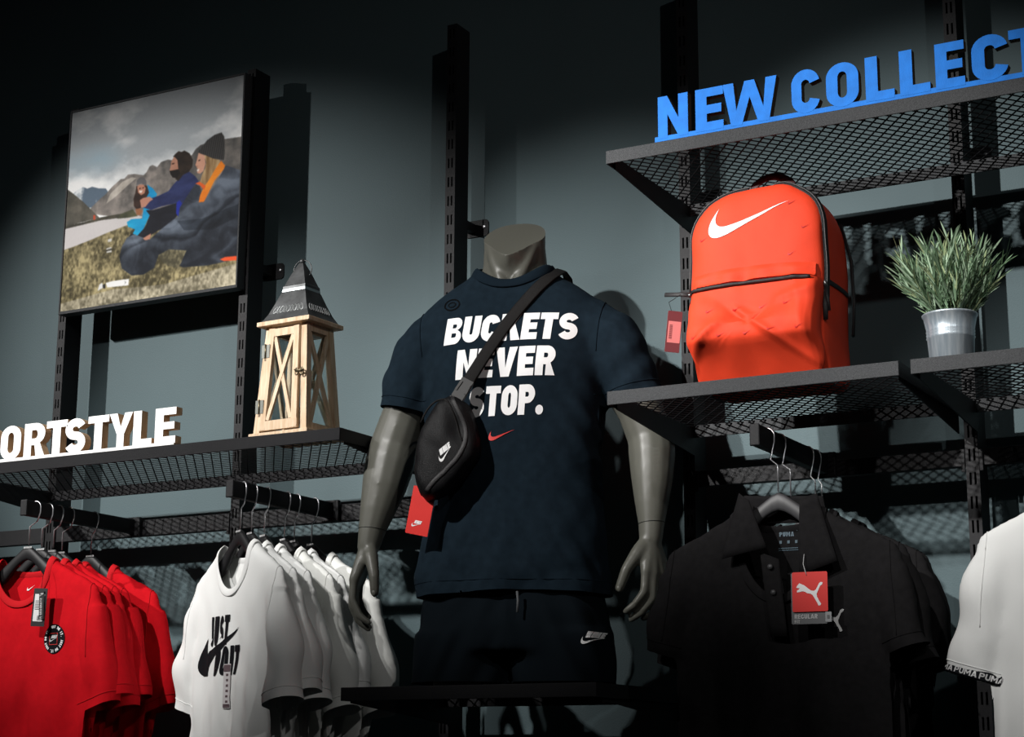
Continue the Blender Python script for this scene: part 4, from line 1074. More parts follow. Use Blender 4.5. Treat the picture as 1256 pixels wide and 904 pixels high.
    for s in (-1, 1):
        p, n = cutp[s]
        stitch('sleeve_hem', ts, p-n*.022, n, navyRibM, tee, lambda c, s=s: c.x*s > .19 and c.z > .5, .0008)
        stitch('shoulder_seam', ts, (s*.205, 0, .80), (1, 0, -s*.10), navyRibM, tee, lambda c: c.z > .735, .0011)
    stitch('hem_stitch', ts, (0, 0, .228), (0, 0, 1), navyRibM, tee, lambda c: c.z < .3, .0008)
    bv = BVHTree.FromPolygons([v.co for v in ts.vertices], [p.vertices for p in ts.polygons])
    pl = lambda x, y: (x, 0, y)
    # lettering, centred on the chest (heavy oblique capitals)
    for txt, x0, x1, z0, z1 in (('BUCKETS', -.141, .164, .754, .818), ('NEVER', -.110, .118, .6715, .738), ('STOP.', -.080, .092, .585, .652)):
        gl, wd = text_shapes(txt, 1.0, .29, 1.06, .055, .10)
        k = (x1-x0)/(wd+.10)
        for g in gl: project('printed_letter', [[[(x0+x*k, z0+y*(z1-z0)+((x*k)/(x1-x0)-.5)*.002) for x, y in lp] for lp in s] for s in g], bv, pl, inkW, tee, .0012, .011)
    project('red_tick_print', xf(SWOOSH, .060, -.032, .530, rot=.05), bv, pl, inkR, tee, .0012, .011)
    # tonal ring mark near the collar
    ring = [[arc(-.128, .852, .020, .015, 0, 348, 28), arc(-.128, .852, .0165, .0118, 0, 348, 28)], [arc(-.128, .852, .010, .007, 0, 348, 18), arc(-.128, .852, .0075, .005, 0, 348, 18)]]
    project('tonal_ring_mark', ring, bv, pl, inkDark, tee, .001, .011)
    # --- shorts
    bm = bmesh.new()
    loft(bm, [sell(0, 0, z, a, b, 2.4, 48) for z, a, b in ((.075, .212, .125), (.13, .212, .122), (.19, .204, .108), (.25, .188, .104), (.30, .178, .102))])
    loft(bm, [sell(-.118, 0, z, a, b, 2.3, 36) for z, a, b in ((-.02, .114, .120), (.04, .110, .120), (.12, .104, .118))])
    loft(bm, [sell(.112, 0, z, a, b, 2.3, 36) for z, a, b in ((-.02, .114, .120), (.04, .110, .120), (.12, .104, .118))])
    sh = remesh(bm, .008, 8, .5)
    trim(sh, lambda c: max(.012-c.z, c.z-.285))
    def sf(co, no):
        x, y, z = co.T
        n1 = vnoise(co, (9, 9, 5), 12.); n2 = vnoise(np.stack([x+z*.5*np.sign(x), y, z*.5], 1), (26, 8, 8), 14.)
        return co+no*((.010*n1+.010*n2+.004*np.sin((x-np.sign(x)*.11+z*.25*np.sign(x))*75+4*n1))*np.clip((.21-z)/.05, 0, 1))[:, None]*np.array([[1, 1, .3]])
    displace(sh, sf); shade_smooth(sh); sh.materials.append(shortM)
    so = bpy.data.objects.new('shorts', sh); link(so, t); so['label'] = 'dark navy jersey shorts with a small white logo'
    bvs = BVHTree.FromPolygons([v.co for v in sh.vertices], [p.vertices for p in sh.polygons])
    project('white_logo', xf(nike_logo(.044), 1, .168, .094), bvs, pl, inkW, so, .0012, .011)
    tube_obj('drawstring', [Vector((.035, -.131, .20)), Vector((.038, -.136, .18)), Vector((.037, -.138, .155))], .003, mat('grey_cord', (.08, .085, .09), .7), so, 6)
    return t, bv
mann, tee_bvh = make_mannequin()

# ------------------------------------------------------------------ cross-body bag worn by the mannequin
def make_bag():
    t = thing('crossbody_bag', 'small black cross-body bag slung over the mannequin by a webbing strap', 'bag', (1.60, -0.21, 1.5115), math.radians(17))
    # outline (x, z) in the mannequin frame
    o = [(-.212, .44), (-.196, .425), (-.180, .424), (-.150, .442), (-.118, .475), (-.092, .503), (-.080, .520), (-.078, .54), (-.086, .575), (-.094, .61), (-.103, .64), (-.125, .657), (-.150, .662), (-.168, .655), (-.188, .625), (-.208, .585), (-.220, .555), (-.224, .52), (-.223, .49), (-.220, .46)]
    DX, DZ = .034, -.030
    P = smooth_loop([Vector((x+DX, 0, z+DZ)) for x, z in o], 1, 64)
    c = Vector((-.152+DX, 0, .545+DZ))
    yb = min((tee_bvh.ray_cast(Vector((p.x, -1, p.z)), Vector((0, 1, 0)))[0] or Vector((0, -.09, 0))).y for p in P+[c])
    yb = max(yb, -.145)
    prof = [(.012, .80), (.004, .94), (-.010, 1.0), (-.026, 1.0), (-.040, .975), (-.050, .92), (-.056, .84), (-.060, .7), (-.062, .5), (-.063, .25), (-.063, .04)]
    bm = bmesh.new(); loft(bm, [[(c.x+(p.x-c.x)*s, yb+y, c.z+(p.z-c.z)*s) for p in P] for y, s in prof])
    bmesh.ops.subdivide_edges(bm, edges=bm.edges, cuts=1, use_grid_fill=True); bmesh.ops.recalc_face_normals(bm, faces=bm.faces)
    me = bpy.data.meshes.new('pouch'); bm.to_mesh(me); bm.free()
    def fd(co, no):
        x, y, z = co.T
        n1 = vnoise(co, (16, 16, 14), 3.); n2 = vnoise(np.stack([x+z*.5, y, z-x*.5], 1), (40, 20, 16), 5.)
        dent = -.010*np.exp(-((x+.115-DX)/.025)**2-((z-.585-DZ)/.03)**2)*(no[:, 1] < -.3)
        return co+no*(.0035*n1+.003*n2+dent)[:, None]
    displace(me, fd); shade_smooth(me); me.materials.append(bagM)
    body = link(bpy.data.objects.new('pouch', me), t)
    bv = BVHTree.FromPolygons([v.co for v in me.vertices], [p.vertices for p in me.polygons])
    def fr(x, z, off=.001):
        x += DX; z += DZ
        h = bv.ray_cast(Vector((x, -1, z)), Vector((0, 1, 0)))[0]
        return (h if h else Vector((x, yb-.03, z)))+Vector((0, -off, 0))
    zp = [fr(x, z, .0005) for x, z in bez((-.138, .650), (-.112, .60), (-.085, .56), (-.125, .51), 14)+bez((-.125, .51), (-.16, .475), (-.185, .455), (-.192, .440), 12)]
    zo = tube_obj('front_zip', zp, 1, zipM, t, 8, flat=(.0055, .002, (0, -1, 0)))
    tube_obj('flap_piping', [fr(x, z, .0005) for x, z in bez((-.212, .60), (-.19, .66), (-.15, .665), (-.135, .62), 10)+bez((-.135, .62), (-.12, .585), (-.125, .565), (-.105, .545), 10)], .0022, strapM, t, 6)
    project('white_logo', xf(nike_logo(.040), 1, -.160+DX, .508+DZ, rot=.65), bv, lambda x, y: (x, 0, y), inkW, t, .0012, .01)
    # strap from the far shoulder across the chest to the buckle
    def chest(x, z, off=.003):
        h, n, i, d = tee_bvh.ray_cast(Vector((x, -1, z)), Vector((0, 1, 0)))
        return (h+n*off) if h else Vector((x, -.05, z))
    A_, B_ = Vector((.104, 0, .922)), Vector((-.112+DX*.8, 0, .668+DZ))
    pts = []
    for s in np.linspace(0, 1, 26):
        x = A_.x+(B_.x-A_.x)*s-.012*math.sin(PI*s); z = A_.z+(B_.z-A_.z)*s
        pts.append(chest(x, z, .0035))
    ys = np.array([p.y for p in pts]); ys2 = np.minimum(ys, np.interp(np.arange(26), [0, 8, 25], [ys[0], min(ys[8], ys[0]-.02), yb-.03]))
    for p, y in zip(pts, ys2): p.y = y
    top = [Vector((.120, .05, .905)), Vector((.118, .02, .932)), Vector((.112, -.02, .938))]
    pts = top+pts[1:]
    nrm = lambda i: Vector((0.15, -1, .45)) if i > 3 else Vector((.35, -.45, 1))
    tube_obj('strap', pts, 1, strapM, t, 8, flat=(.0145, .0016, nrm))
    back = [Vector((.120, .05, .905))]+[Vector((.10-.032*k, .155, .86-.052*k)) for k in range(8)]+[Vector((-.215, .07, .43)), Vector((-.226, -.01, .42)), Vector((-.195, -.10, .42))]
    tube_obj('strap', back, 1, strapM, t, 8, flat=(.0145, .0016, lambda i: Vector((.3, -1, .2)) if i < len(back)-3 else Vector((-1, -.2, 0))))
    e = pts[-1]; d = (pts[-1]-pts[-4]).normalized(); n = Vector((.15, -1, .2)); n = (n-d*n.dot(d)).normalized(); s = d.cross(n).normalized()
    def fbox(name, a0, a1, w0, t0, m_, lift=.0):
        bm = bmesh.new(); c0, c1 = e+d*a0+n*lift, e+d*a1+n*lift; bar(bm, c0, c1, w0, t0, n); bmesh.ops.bevel(bm, geom=bm.edges[:], offset=.0015, segments=2, affect='EDGES'); return bm_obj(name, bm, m_, t)
    bk = fbox('buckle', -.028, .022, .030, .009, buckleM, .003)
    for sg in (-1, 1):
        bm = bmesh.new(); bar(bm, e+d*-.018+s*sg*.0105+n*.008, e+d*.006+s*sg*.012+n*.008, .005, .003, n); bm_obj('buckle_prong', bm, buckleM, bk)
    loopc = e+d*.024+n*.004
    tube_obj('buckle_bar', [loopc-s*.016, loopc+s*.016, loopc+s*.016+d*.012, loopc-s*.016+d*.012], .0022, buckleM, bk, 6, True)
    # red hang tag below the bag
    tg = extrude_glyph('hang_tag', rrect(0, .056, -.105, 0, .002), .0012, tagRedM, tagRedM, t)
    tg.location = (-.198, -.128, .436); tg.rotation_euler = (math.radians(4), math.radians(13), math.radians(-12))
    flat_print('tag_logo', xf(nike_logo(.024), 1, .012, -.086), (0, -.0006, 0), (1, 0, 0), (0, 0, 1), inkW, tg)
    tube_obj('tag_string', [Vector((-.165, -.125, .445)), Vector((-.170, -.130, .436)), Vector((-.172, -.1305, .428))], .0008, inkB, t, 5)
    return t
make_bag()
# ------------------------------------------------------------------ hangers
def hanger_parts(body_m):
    """broad-shouldered hanger, local origin at the top centre of the body; hook bends to the right over the arm"""
    N = 32; rings = []
    for i in range(N+1):
        x = -.20+.40*i/N; ax = abs(x); s = ax/.20
        top = (-.010-.72*ax if ax < .085 else -.0712-.50*(ax-.085)) if ax > .014 else -.010-.72*.014+.010*(1-(ax/.014)**2)*.6
        th = .050-.020*s; hy = .0065+.005*s
        bot = top-th if ax > .075 else min(top-.036, -.062-.02*(ax/.075)**2*2.0)
        if ax <= .075: bot = -.050-.062*(ax/.075)**1.6
        if s > .94: th *= .7; hy *= .8
        zc = (top+bot)/2; hz = (top-bot)/2
        rings.append([(x, hy*math.cos(a)*1.0, zc+hz*math.copysign(abs(math.sin(a))**.6, math.sin(a))) for a in np.linspace(0, 2*PI, 13)[:-1]])
    bm = bmesh.new(); loft(bm, rings); bmesh.ops.recalc_face_normals(bm, faces=bm.faces)
    me = bpy.data.meshes.new('hanger_body'); bm.to_mesh(me); bm.free(); shade_smooth(me); me.materials.append(body_m)
    return me
hb_black = hanger_parts(hangM); hb_grey = hanger_parts(hangGreyM)
def hook_mesh(rise, rad, ox=0.0):
    """stem, side bend and arch passing over the arm (arm centre is at x=0, arch top at z=rise)"""
    pts = [Vector((0, 0, -.012)), Vector((0, 0, rise*.35))]
    cz = rise-rad
    pts += [Vector((rad*.45, 0, rise*.35+.012)), Vector((rad*.98, 0, cz-.012))]
    pts += [Vector((rad*math.cos(a), 0, cz+rad*math.sin(a))) for a in np.linspace(-.15, PI*1.12, 16)]
    pts = [p+Vector((ox if k > 1 else 0, 0, 0)) for k, p in enumerate(pts)]
    bm = bmesh.new(); tube(bm, pts, .0016, 7)
    tip = pts[-1]; bmesh.ops.create_icosphere(bm, subdivisions=1, radius=.0022, matrix=Matrix.Translation(tip))
    bmesh.ops.recalc_face_normals(bm, faces=bm.faces)
    me = bpy.data.meshes.new('hook'); bm.to_mesh(me); bm.free(); shade_smooth(me); me.materials.append(chromeM); return me
def hanger(x, y, ztop, arm_top, rz, label, group, body=hb_black, mark=True, ox=0.0):
    t = thing('clothes_hanger', label, 'hanger', (x, y, ztop), rz, group)
    link(bpy.data.objects.new('hanger_body', body), t)
    link(bpy.data.objects.new('hook', hook_mesh(arm_top-ztop+.0022, .0165, ox)), t)
    if mark:
        flat_print('white_mark', [[[(-.012+.0034*q, 0), (-.0096+.0034*q, 0), (-.0096+.0034*q, .0045), (-.012+.0034*q, .0045)]] for q in range(8)], (.004, -.0085, -.022), (1, 0, 0), (0, 0, 1), inkSilver, t)
    return t

# ------------------------------------------------------------------ hanging shirts
def tee_mesh(seed, material, sleeve=(.264, -.41), chest=.023, neck_drop=.105, body_hw=.232, fold=1.0, placket=False, length=.76, sleeve_r=.046, twist=0.0):
    """shirt draped on a hanger; origin = top centre of the hanger body. front is -y"""
    rs = random.Random(seed); bm = bmesh.new()
    rings = [(-length-.05, body_hw+.014, chest), (-.60, body_hw+.010, chest), (-.45, body_hw+.004, chest), (-.34, body_hw, chest), (-.26, body_hw-.002, chest*.95), (-.20, .232, chest*.95), (-.165, .238, .021), (-.142, .243, .020), (-.126, .236, .019), (-.110, .208, .019), (-.090, .164, .020), (-.072, .126, .021), (-.055, .097, .022), (-.035, .083, .024), (.01, .080, .024)]
    loft(bm, [sell(0, 0, z, a, b, 2.6, 64) for z, a, b in rings])
    sx, sz = sleeve
    for s in (-1, 1):
        jx = rs.uniform(-.004, .004)
        path = [(s*.190, 0, -.160), (s*.216, 0, -.190), (s*(.216+(sx-.216)*.42), .0, -.25), (s*(.216+(sx-.216)*.75+jx), .003*s, -.32), (s*(sx+jx), .005, sz), (s*(sx+.010+jx), .006, sz-.06)]
        hw = [.040, .044, .044, sleeve_r*.96, sleeve_r, sleeve_r*1.02]; hd = [.018, .024, .033, .038, .040, .040]
        rr = []
        for i, (p, a, b) in enumerate(zip(path, hw, hd)):
            q0 = Vector(path[max(i-1, 0)]); q1 = Vector(path[min(i+1, len(path)-1)]); d = (q1-q0).normalized()
            u = Vector((0, 1, 0)).cross(d).normalized(); v = Vector((0, 1, 0))
            rr.append([Vector(p)+u*a*math.cos(k)+v*b*math.sin(k) for k in np.linspace(0, 2*PI, 25)[:-1]])
        loft(bm, rr)
    me = remesh(bm, .0075, 8, .5)
    def f(c):
        v = [-length+.004*math.sin(c.x*20)-c.z]
        if abs(c.x) > .195 and c.z < -.22:
            n = Vector((math.copysign(.30, c.x), 0, -1)).normalized(); p = Vector((math.copysign(sx, c.x), 0, sz))
            xin = sx-sleeve_r*1.2
            if abs(c.x) > max(xin, body_hw-.012): v.append((c-p).dot(n))
        if abs(c.x) < .15 and c.z > -.4:
            k = neck_drop if c.y < 0 else .030
            zz = c.z+.058
            v.append(.09*(1-(c.x/.090)**2-(min(zz, 0)/k)**2))
        return max(v)
    loops = trim(me, f)
    def fl(co, no):
        x, y, z = co.T
        low = np.clip((-.16-z)/.30, 0, 1)
        ph = 3*vnoise(np.stack([x*.2, y*0, z], 1), (1, 1, 3), seed)
        arm_ = np.clip((np.abs(x)-.215)/.03, 0, 1)*(z < -.17)
        n1 = vnoise(np.stack([x, y*.3, z*.28], 1), (22, 8, 9), seed+1.); n2 = vnoise(np.stack([x+z*.4, y, z], 1), (10, 10, 6), seed+4.); n3 = vnoise(co, (26, 26, 14), seed+8.)
        dy = fold*low*(.012*np.sin(x*34+ph)*(.4+.6*np.abs(n2)*2)+.016*n1)*(1-.3*arm_)
        co2 = co.copy(); co2[:, 1] += dy
        co2 += no*(.0028*n3*fold+.010*arm_*n2+.005*arm_*np.sin(z*42+x*30+seed))[:, None]
        # sleeves swing slightly forward or back
        co2[:, 1] += arm_*np.clip((-.2-z)/.2, 0, 1)*(.010*np.sign(x)*math.sin(seed*2.1)+.008*math.cos(seed))
        if twist: co2[:, 1] += twist*x*low
        return co2
    displace(me, fl); shade_smooth(me); me.materials.append(material)
    return me, loops
def collar_mesh(loops, material):
    nk = max(loops, key=lambda l: sum(p.z for p in l)/len(l)); lp = smooth_loop(nk, 6, 80)
    bm = bmesh.new(); c = Vector((0, 0, -.10))
    def nr(i):
        p = lp[i]; return Vector((0, -1 if p.y < 0 else 1, 0))+Vector((p.x*3, 0, .3))
    tube(bm, [p for p in lp], 1, 10, True, flat=(.0095, .0022, nr))
    bmesh.ops.recalc_face_normals(bm, faces=bm.faces)
    me = bpy.data.meshes.new('collar_rib'); bm.to_mesh(me); bm.free(); shade_smooth(me); me.materials.append(material); return me
def bvh_of(me): return BVHTree.FromPolygons([v.co for v in me.vertices], [p.vertices for p in me.polygons])
class TeeKind:
    def __init__(self, seed, m, rib, **k):
        self.me, loops = tee_mesh(seed, m, **k); self.col = collar_mesh(loops, rib); self.rib = rib; self.seams = []
        sx, sz = k.get('sleeve', (.264, -.41))
        for s in (-1, 1):
            n = Vector((s*.30, 0, -1)).normalized(); p = Vector((s*sx, 0, sz))
            o = stitch('sleeve_hem', self.me, p-n*.022, n, rib, None, lambda c, s=s: c.x*s > .20 and c.z < -.25, .0009)
            if o: self.seams.append(o.data); bpy.data.objects.remove(o)
            o = stitch('shoulder_seam', self.me, (s*.222, 0, -.16), (1, 0, s*.08), rib, None, lambda c: -.30 < c.z, .0010)
            if o: self.seams.append(o.data); bpy.data.objects.remove(o)
        self.seam_names = ['sleeve_hem', 'shoulder_seam', 'sleeve_hem', 'shoulder_seam'][:len(self.seams)]
    def place(self, name, label, cat, x, y, z, rz, group):
        t = thing(name, label, cat, (x, y, z), rz, group)
        link(bpy.data.objects.new('shirt_body', self.me), t)
        link(bpy.data.objects.new('collar_rib', self.col), t)
        for nm, s in zip(self.seam_names, self.seams): link(bpy.data.objects.new(nm, s), t)
        return t
pl = lambda x, y: (x, 0, y)
deg = math.radians

# --- red shirts
R1 = TeeKind(1, redTeeM, redRibM, body_hw=.236); R2 = TeeKind(2, redTeeM, redRibM, sleeve=(.266, -.395), chest=.019, fold=.7); R3 = TeeKind(3, redTeeM, redRibM, sleeve=(.262, -.42), chest=.019, fold=.7)
red_y = [-.372, -.328, -.290, -.250, -.160]; red_k = [R1, R2, R3, R2, R1]; red_rz = [0, -1, -2.5, -2, -2]; red_dx = [0, .0, .004, -.004, .012]
red_lab = ['red short-sleeved shirt with a round black patch at the front of the red rack'] + ['plain red short-sleeved shirt, %s behind the one with the round patch' % w for w in ('first', 'second', 'third')] + ['plain red short-sleeved shirt hanging closest to the wall']
hl = ['hanger in the red shirt with the round black patch', 'hanger in the first red shirt behind the patched one', 'hanger in the second red shirt behind the patched one', 'hanger in the third red shirt behind the patched one', 'hanger in the red shirt closest to the wall']
first_red = None
for i, y in enumerate(red_y):
    hanger(.304+red_dx[i], y, 1.894, 1.988, deg(red_rz[i]), 'black '+hl[i], 'hangers of the red shirts', ox=.016-red_dx[i])
    o = red_k[i].place('t_shirt', red_lab[i], 'shirt', .304+red_dx[i], y, 1.894, deg(red_rz[i]), 'red shirts on the left arm')
    if i == 0: first_red = o
b = bvh_of(R1.me)
# round patch with a ring of words
cx, cz, rr = .122, -.250, .034
po = project('round_patch', [[arc(cx, cz, rr, rr*1.05, 0, 352, 44)]], b, pl, inkB, first_red, .0012, .011)
txt = 'JUST DO IT. '*3; k = 0; sh = []
for i, ch in enumerate(txt):
    g, wd = glyph(ch, .26); a = PI*.62-2*PI*i/len(txt)
    s_ = .0066; r_ = rr*.72
    sh += [[[(cx+(r_+y*s_)*math.cos(a)+(x-wd/2)*s_*math.sin(a), cz+(r_+y*s_)*1.05*math.sin(a)-(x-wd/2)*s_*math.cos(a)) for x, y in lp] for lp in s] for s in g]
project('patch_lettering', sh, b, pl, inkW, po, .0020, .011)
project('patch_logo', xf(nike_logo(.026), 1, cx-.013, cz-.004), b, pl, inkSilver, po, .0020, .011)
fr_ = [[[(cx-.014, cz-.014), (cx+.014, cz-.014), (cx+.014, cz+.014), (cx-.014, cz+.014)], [(cx-.0128, cz-.0128), (cx+.0128, cz-.0128), (cx+.0128, cz+.0128), (cx-.0128, cz+.0128)]]]
project('patch_square', fr_, b, pl, inkR, po, .0019, .011)
tg = extrude_glyph('hang_tag', rrect(0, .040, -.092, 0, .002), .0012, tagBlackM, tagBlackM, first_red)
tg.location = (.078, -.052, -.128); tg.rotation_euler = (0, deg(3), deg(6))
flat_print('tag_label', rrect(.005, .034, -.080, -.014, .001), (0, -.0006, 0), (1, 0, 0), (0, 0, 1), paperM, tg)
flat_print('price_print', [[[(.018+.003*q, -.078), (.0195+.003*q, -.078), (.0195+.003*q, -.066+.001*(q % 2)), (.018+.003*q, -.066)]] for q in range(3)]+[[[(.008, -.03-.004*q), (.022, -.03-.004*q), (.022, -.0315-.004*q), (.008, -.0315-.004*q)]] for q in range(6)], (0, -.001, 0), (1, 0, 0), (0, 0, 1), inkB, tg)
st = extrude_glyph('tag_strip', rrect(-.007, .007, -.07, 0, .002), .001, tagBlackM, tagBlackM, tg); st.location = (.025, -.0035, -.006); st.rotation_euler = (0, deg(-6), 0)
gl, wd = text_shapes('STANDARD FIT', .0062, .24, None, .16)
flat_print('strip_lettering', [[[(-y+.002, -.018-x) for x, y in lp][::-1] for lp in s] for s in all_shapes(gl)], (0, -.0006, 0), (1, 0, 0), (0, 0, 1), inkSilver, st)
flat_print('strip_logo', xf(nike_logo(.012), 1, -.006, -.012), (0, -.0006, 0), (1, 0, 0), (0, 0, 1), inkSilver, st)
tube_obj('tag_string', [Vector((.098, -.049, -.130)), Vector((.094, -.042, -.10)), Vector((.090, -.030, -.075))], .0006, inkB, first_red, 5)
# small white swoosh inside the back collar
bi = project('neck_tick_print', xf(SWOOSH, .026, -.012, -.125, rot=.2), b, lambda x, y: (x, .0, y), inkW, first_red, .0012, .011, back=.0)

# --- white shirts
Wk = [TeeKind(11, whTeeM, whTeeM, sleeve=(.268, -.42), sleeve_r=.050), TeeKind(12, whTeeM, whTeeM, sleeve=(.270, -.40), sleeve_r=.050, chest=.019, fold=.7), TeeKind(13, crTeeM, crTeeM, sleeve=(.266, -.43), sleeve_r=.048, chest=.019, fold=.7)]
wy = [-.364, -.322, -.272, -.192, -.152, -.080]; wrz = [-28, -27, -26, -25, -24, -17]; wk = [0, 1, 0, 2, 1, 2]
wl = ['white short-sleeved shirt with a black slogan print at the front of its arm'] + ['plain white short-sleeved shirt, %s behind the printed white one' % q for q in ('first', 'second', 'third', 'fourth')] + ['plain white short-sleeved shirt hanging closest to the wall']
wh = ['black hanger in the white shirt with the slogan print'] + ['black hanger in the %s plain white shirt behind the printed one' % q for q in ('first', 'second', 'third', 'fourth')] + ['black hanger in the white shirt closest to the wall']
first_white = None
for i, y in enumerate(wy):
    hanger(.957, y, 1.897, 1.991, deg(wrz[i]), wh[i], 'hangers of the white shirts', ox=.008)
    o = Wk[wk[i]].place('t_shirt', wl[i], 'shirt', .957, y, 1.897, deg(wrz[i]), 'white shirts on their hanging arm')
    if i == 0: first_white = o
b = bvh_of(Wk[0].me)
# print: JUST over a tall swoosh, DO IT below
def jdi(shapes, nm): return project(nm, shapes, b, pl, inkB, first_white, .0014, .010)
gl, wd = text_shapes('JUST', 1, .27, .82, .13, .12)
for g in gl: jdi([[[(-.098+x/(wd+.12)*.108, -.281+y*.068) for x, y in lp] for lp in s] for s in g], 'printed_letter')
gl, wd = text_shapes('DOIT', 1, .27, .80, .12, .12)
for g in gl: jdi([[[(-.060+x/(wd+.12)*.124, -.350+y*.066) for x, y in lp] for lp in s] for s in g], 'printed_letter')
big = bez((.060, -.243), (.02, -.268), (-.01, -.283), (-.035, -.293), 8)+bez((-.035, -.293), (-.07, -.305), (-.108, -.315), (-.112, -.347), 8)+bez((-.112, -.347), (-.15, -.352), (-.175, -.335), (-.163, -.312), 8)+bez((-.163, -.312), (-.155, -.295), (-.135, -.275), (-.117, -.260), 6)+bez((-.117, -.260), (-.122, -.280), (-.118, -.300), (-.107, -.300), 5)+[(-.104, -.291)]+bez((-.104, -.291), (-.07, -.284), (-.03, -.277), (.060, -.243), 10)
jdi([[big]], 'printed_tick')
project('size_sticker', rrect(-.004, .022, -.425, -.325, .002), b, pl, stickerM, first_white, .0022, .02)
project('sticker_letters', [[[(.005, -.335-.012*q), (.013, -.335-.012*q), (.013, -.340-.012*q), (.005, -.340-.012*q)]] for q in range(1, 7)]+rrect(-.002, .020, -.423, -.415, .001)+rrect(-.003, .021, -.342, -.327, .001), b, pl, mat('sticker_print', (.12, .08, .09), .5), first_white, .003, .02)

# --- black polo shirts
PK = TeeKind(21, blackTeeM, blackTeeM, body_hw=.226, neck_drop=.17, sleeve=(.250, -.325), sleeve_r=.046, fold=.8); PK2 = TeeKind(22, blackTeeM, blackTeeM, body_hw=.23, neck_drop=.06, sleeve=(.252, -.35), sleeve_r=.046, fold=.8)
py = [-.350, -.285, -.120, -.075]; prz = [3, 0, -6, -8]; pdx = [.022, .024, .018, .016]
plb = ['black polo shirt with an open collar and a red hang tag', 'black polo shirt directly behind the one with the red tag', 'black polo shirt third along its arm, mostly hidden', 'black polo shirt hanging closest to the wall']
phb = ['dark grey hanger in the polo shirt with the red tag', 'dark grey hanger in the polo shirt behind the tagged one', 'dark grey hanger in the third polo shirt along the arm', 'dark grey hanger in the polo shirt closest to the wall']
first_polo = None
for i, y in enumerate(py):
    hanger(2.255+pdx[i], y, 1.893, 2.008, deg(prz[i]), phb[i], 'hangers of the black polo shirts', hb_grey, False, -pdx[i])
    o = (PK if i == 0 else PK2).place('polo_shirt', plb[i], 'shirt', 2.255+pdx[i], y, 1.893, deg(prz[i]), 'black polo shirts on their arm')
    if i == 0: first_polo = o
b = bvh_of(PK.me)
def leaf_panel(name, pts, bulge, parent, m_):
    """collar leaf: quad patch (4 corners, x z) lying on the shirt front, thick"""
    N = 9; g = []
    for i in range(N):
        row = []
        for j in range(N):
            u, v = i/(N-1), j/(N-1)
            p = [(pts[0][k]*(1-u)*(1-v)+pts[1][k]*u*(1-v)+pts[2][k]*u*v+pts[3][k]*(1-u)*v) for k in range(3)]
            row.append(Vector((p[0], p[1]-bulge*math.sin(PI*u)*.6-bulge*math.sin(PI*v)*.5, p[2])))
        g.append(row)
    bm = bmesh.new(); F = [[bm.verts.new(p) for p in r] for r in g]; Bk = [[bm.verts.new(p+Vector((0, .003, 0))) for p in r] for r in g]
    for i in range(N-1):
        for j in range(N-1):
            bm.faces.new((F[i][j], F[i+1][j], F[i+1][j+1], F[i][j+1])); bm.faces.new((Bk[i][j+1], Bk[i+1][j+1], Bk[i+1][j], Bk[i][j]))
    for i in range(N-1):
        for (a, c) in (((i, 0), (i+1, 0)), ((i+1, N-1), (i, N-1))):
            bm.faces.new((F[c[0]][c[1]], F[a[0]][a[1]], Bk[a[0]][a[1]], Bk[c[0]][c[1]]))
        for (a, c) in (((0, i+1), (0, i)), ((N-1, i), (N-1, i+1))):
            bm.faces.new((F[c[0]][c[1]], F[a[0]][a[1]], Bk[a[0]][a[1]], Bk[c[0]][c[1]]))
    return bm_obj(name, bm, m_, parent, True)
leaf_panel('collar_leaf', [(-.078, -.012, -.012), (-.052, -.030, -.030), (-.012, -.046, -.128), (-.105, -.046, -.146)], .006, first_polo, blackTeeM)
leaf_panel('collar_leaf', [(.052, -.030, -.035), (.082, -.012, -.022), (.128, -.046, -.160), (.052, -.048, -.186)], .006, first_polo, blackTeeM)
leaf_panel('collar_band', [(-.080, .026, -.012), (.082, .026, -.022), (.092, .020, -.075), (-.090, .020, -.070)], -.006, first_polo, blackTeeM)
pk_ = leaf_panel('placket', [(-.030, -.034, -.135), (.008, -.034, -.150), (.022, -.036, -.300), (-.012, -.036, -.300)], .003, first_polo, blackTeeM)
for zz in (-.165, -.215):
    bm = bmesh.new(); bmesh.ops.create_cone(bm, cap_ends=True, segments=18, radius1=.0055, radius2=.005, depth=.003, matrix=Matrix.Translation((-.008+(-.165-zz)*.1, -.041, zz)) @ Matrix.Rotation(PI/2, 4, 'X')); bm_obj('button', bm, hangGreyM, pk_, True)
# neck label print
gl, wd = text_shapes('PUMA', .009, .30, None, .12)
project('neck_label', [[[(-.006+x, -.100+y) for x, y in lp] for lp in s] for s in all_shapes(gl)]+xf(CAT, .012, .020, -.090)+[[[(-.006+q*.016, -.114), (-.001+q*.016, -.114), (-.001+q*.016, -.108), (-.006+q*.016, -.108)]] for q in range(3)]+[[[(-.008, -.124-q*.004), (.032, -.124-q*.004), (.032, -.1225-q*.004), (-.008, -.1225-q*.004)]] for q in range(2)], b, lambda x, y: (x, .0, y), inkGrey, first_polo, .0012, .02, back=.0)
project('chest_cat', xf(CAT, .050, .082, -.295), b, pl, inkSilver, first_polo, .0016, .011)
tg = extrude_glyph('hang_tag', rrect(0, .070, -.098, 0, .003), .0012, tagGreyM, tagGreyM, first_polo); tg.location = (.040, -.062, -.182); tg.rotation_euler = (deg(-2), 0, deg(2))
rd = extrude_glyph('red_card', rrect(.003, .072, -.075, .001, .003), .001, tagRedM, tagRedM, tg); rd.location = (0, -.003, 0)
flat_print('cat_print', xf(CAT, .052, .011, -.066), (0, -.0006, 0), (1, 0, 0), (0, 0, 1), inkW, rd)
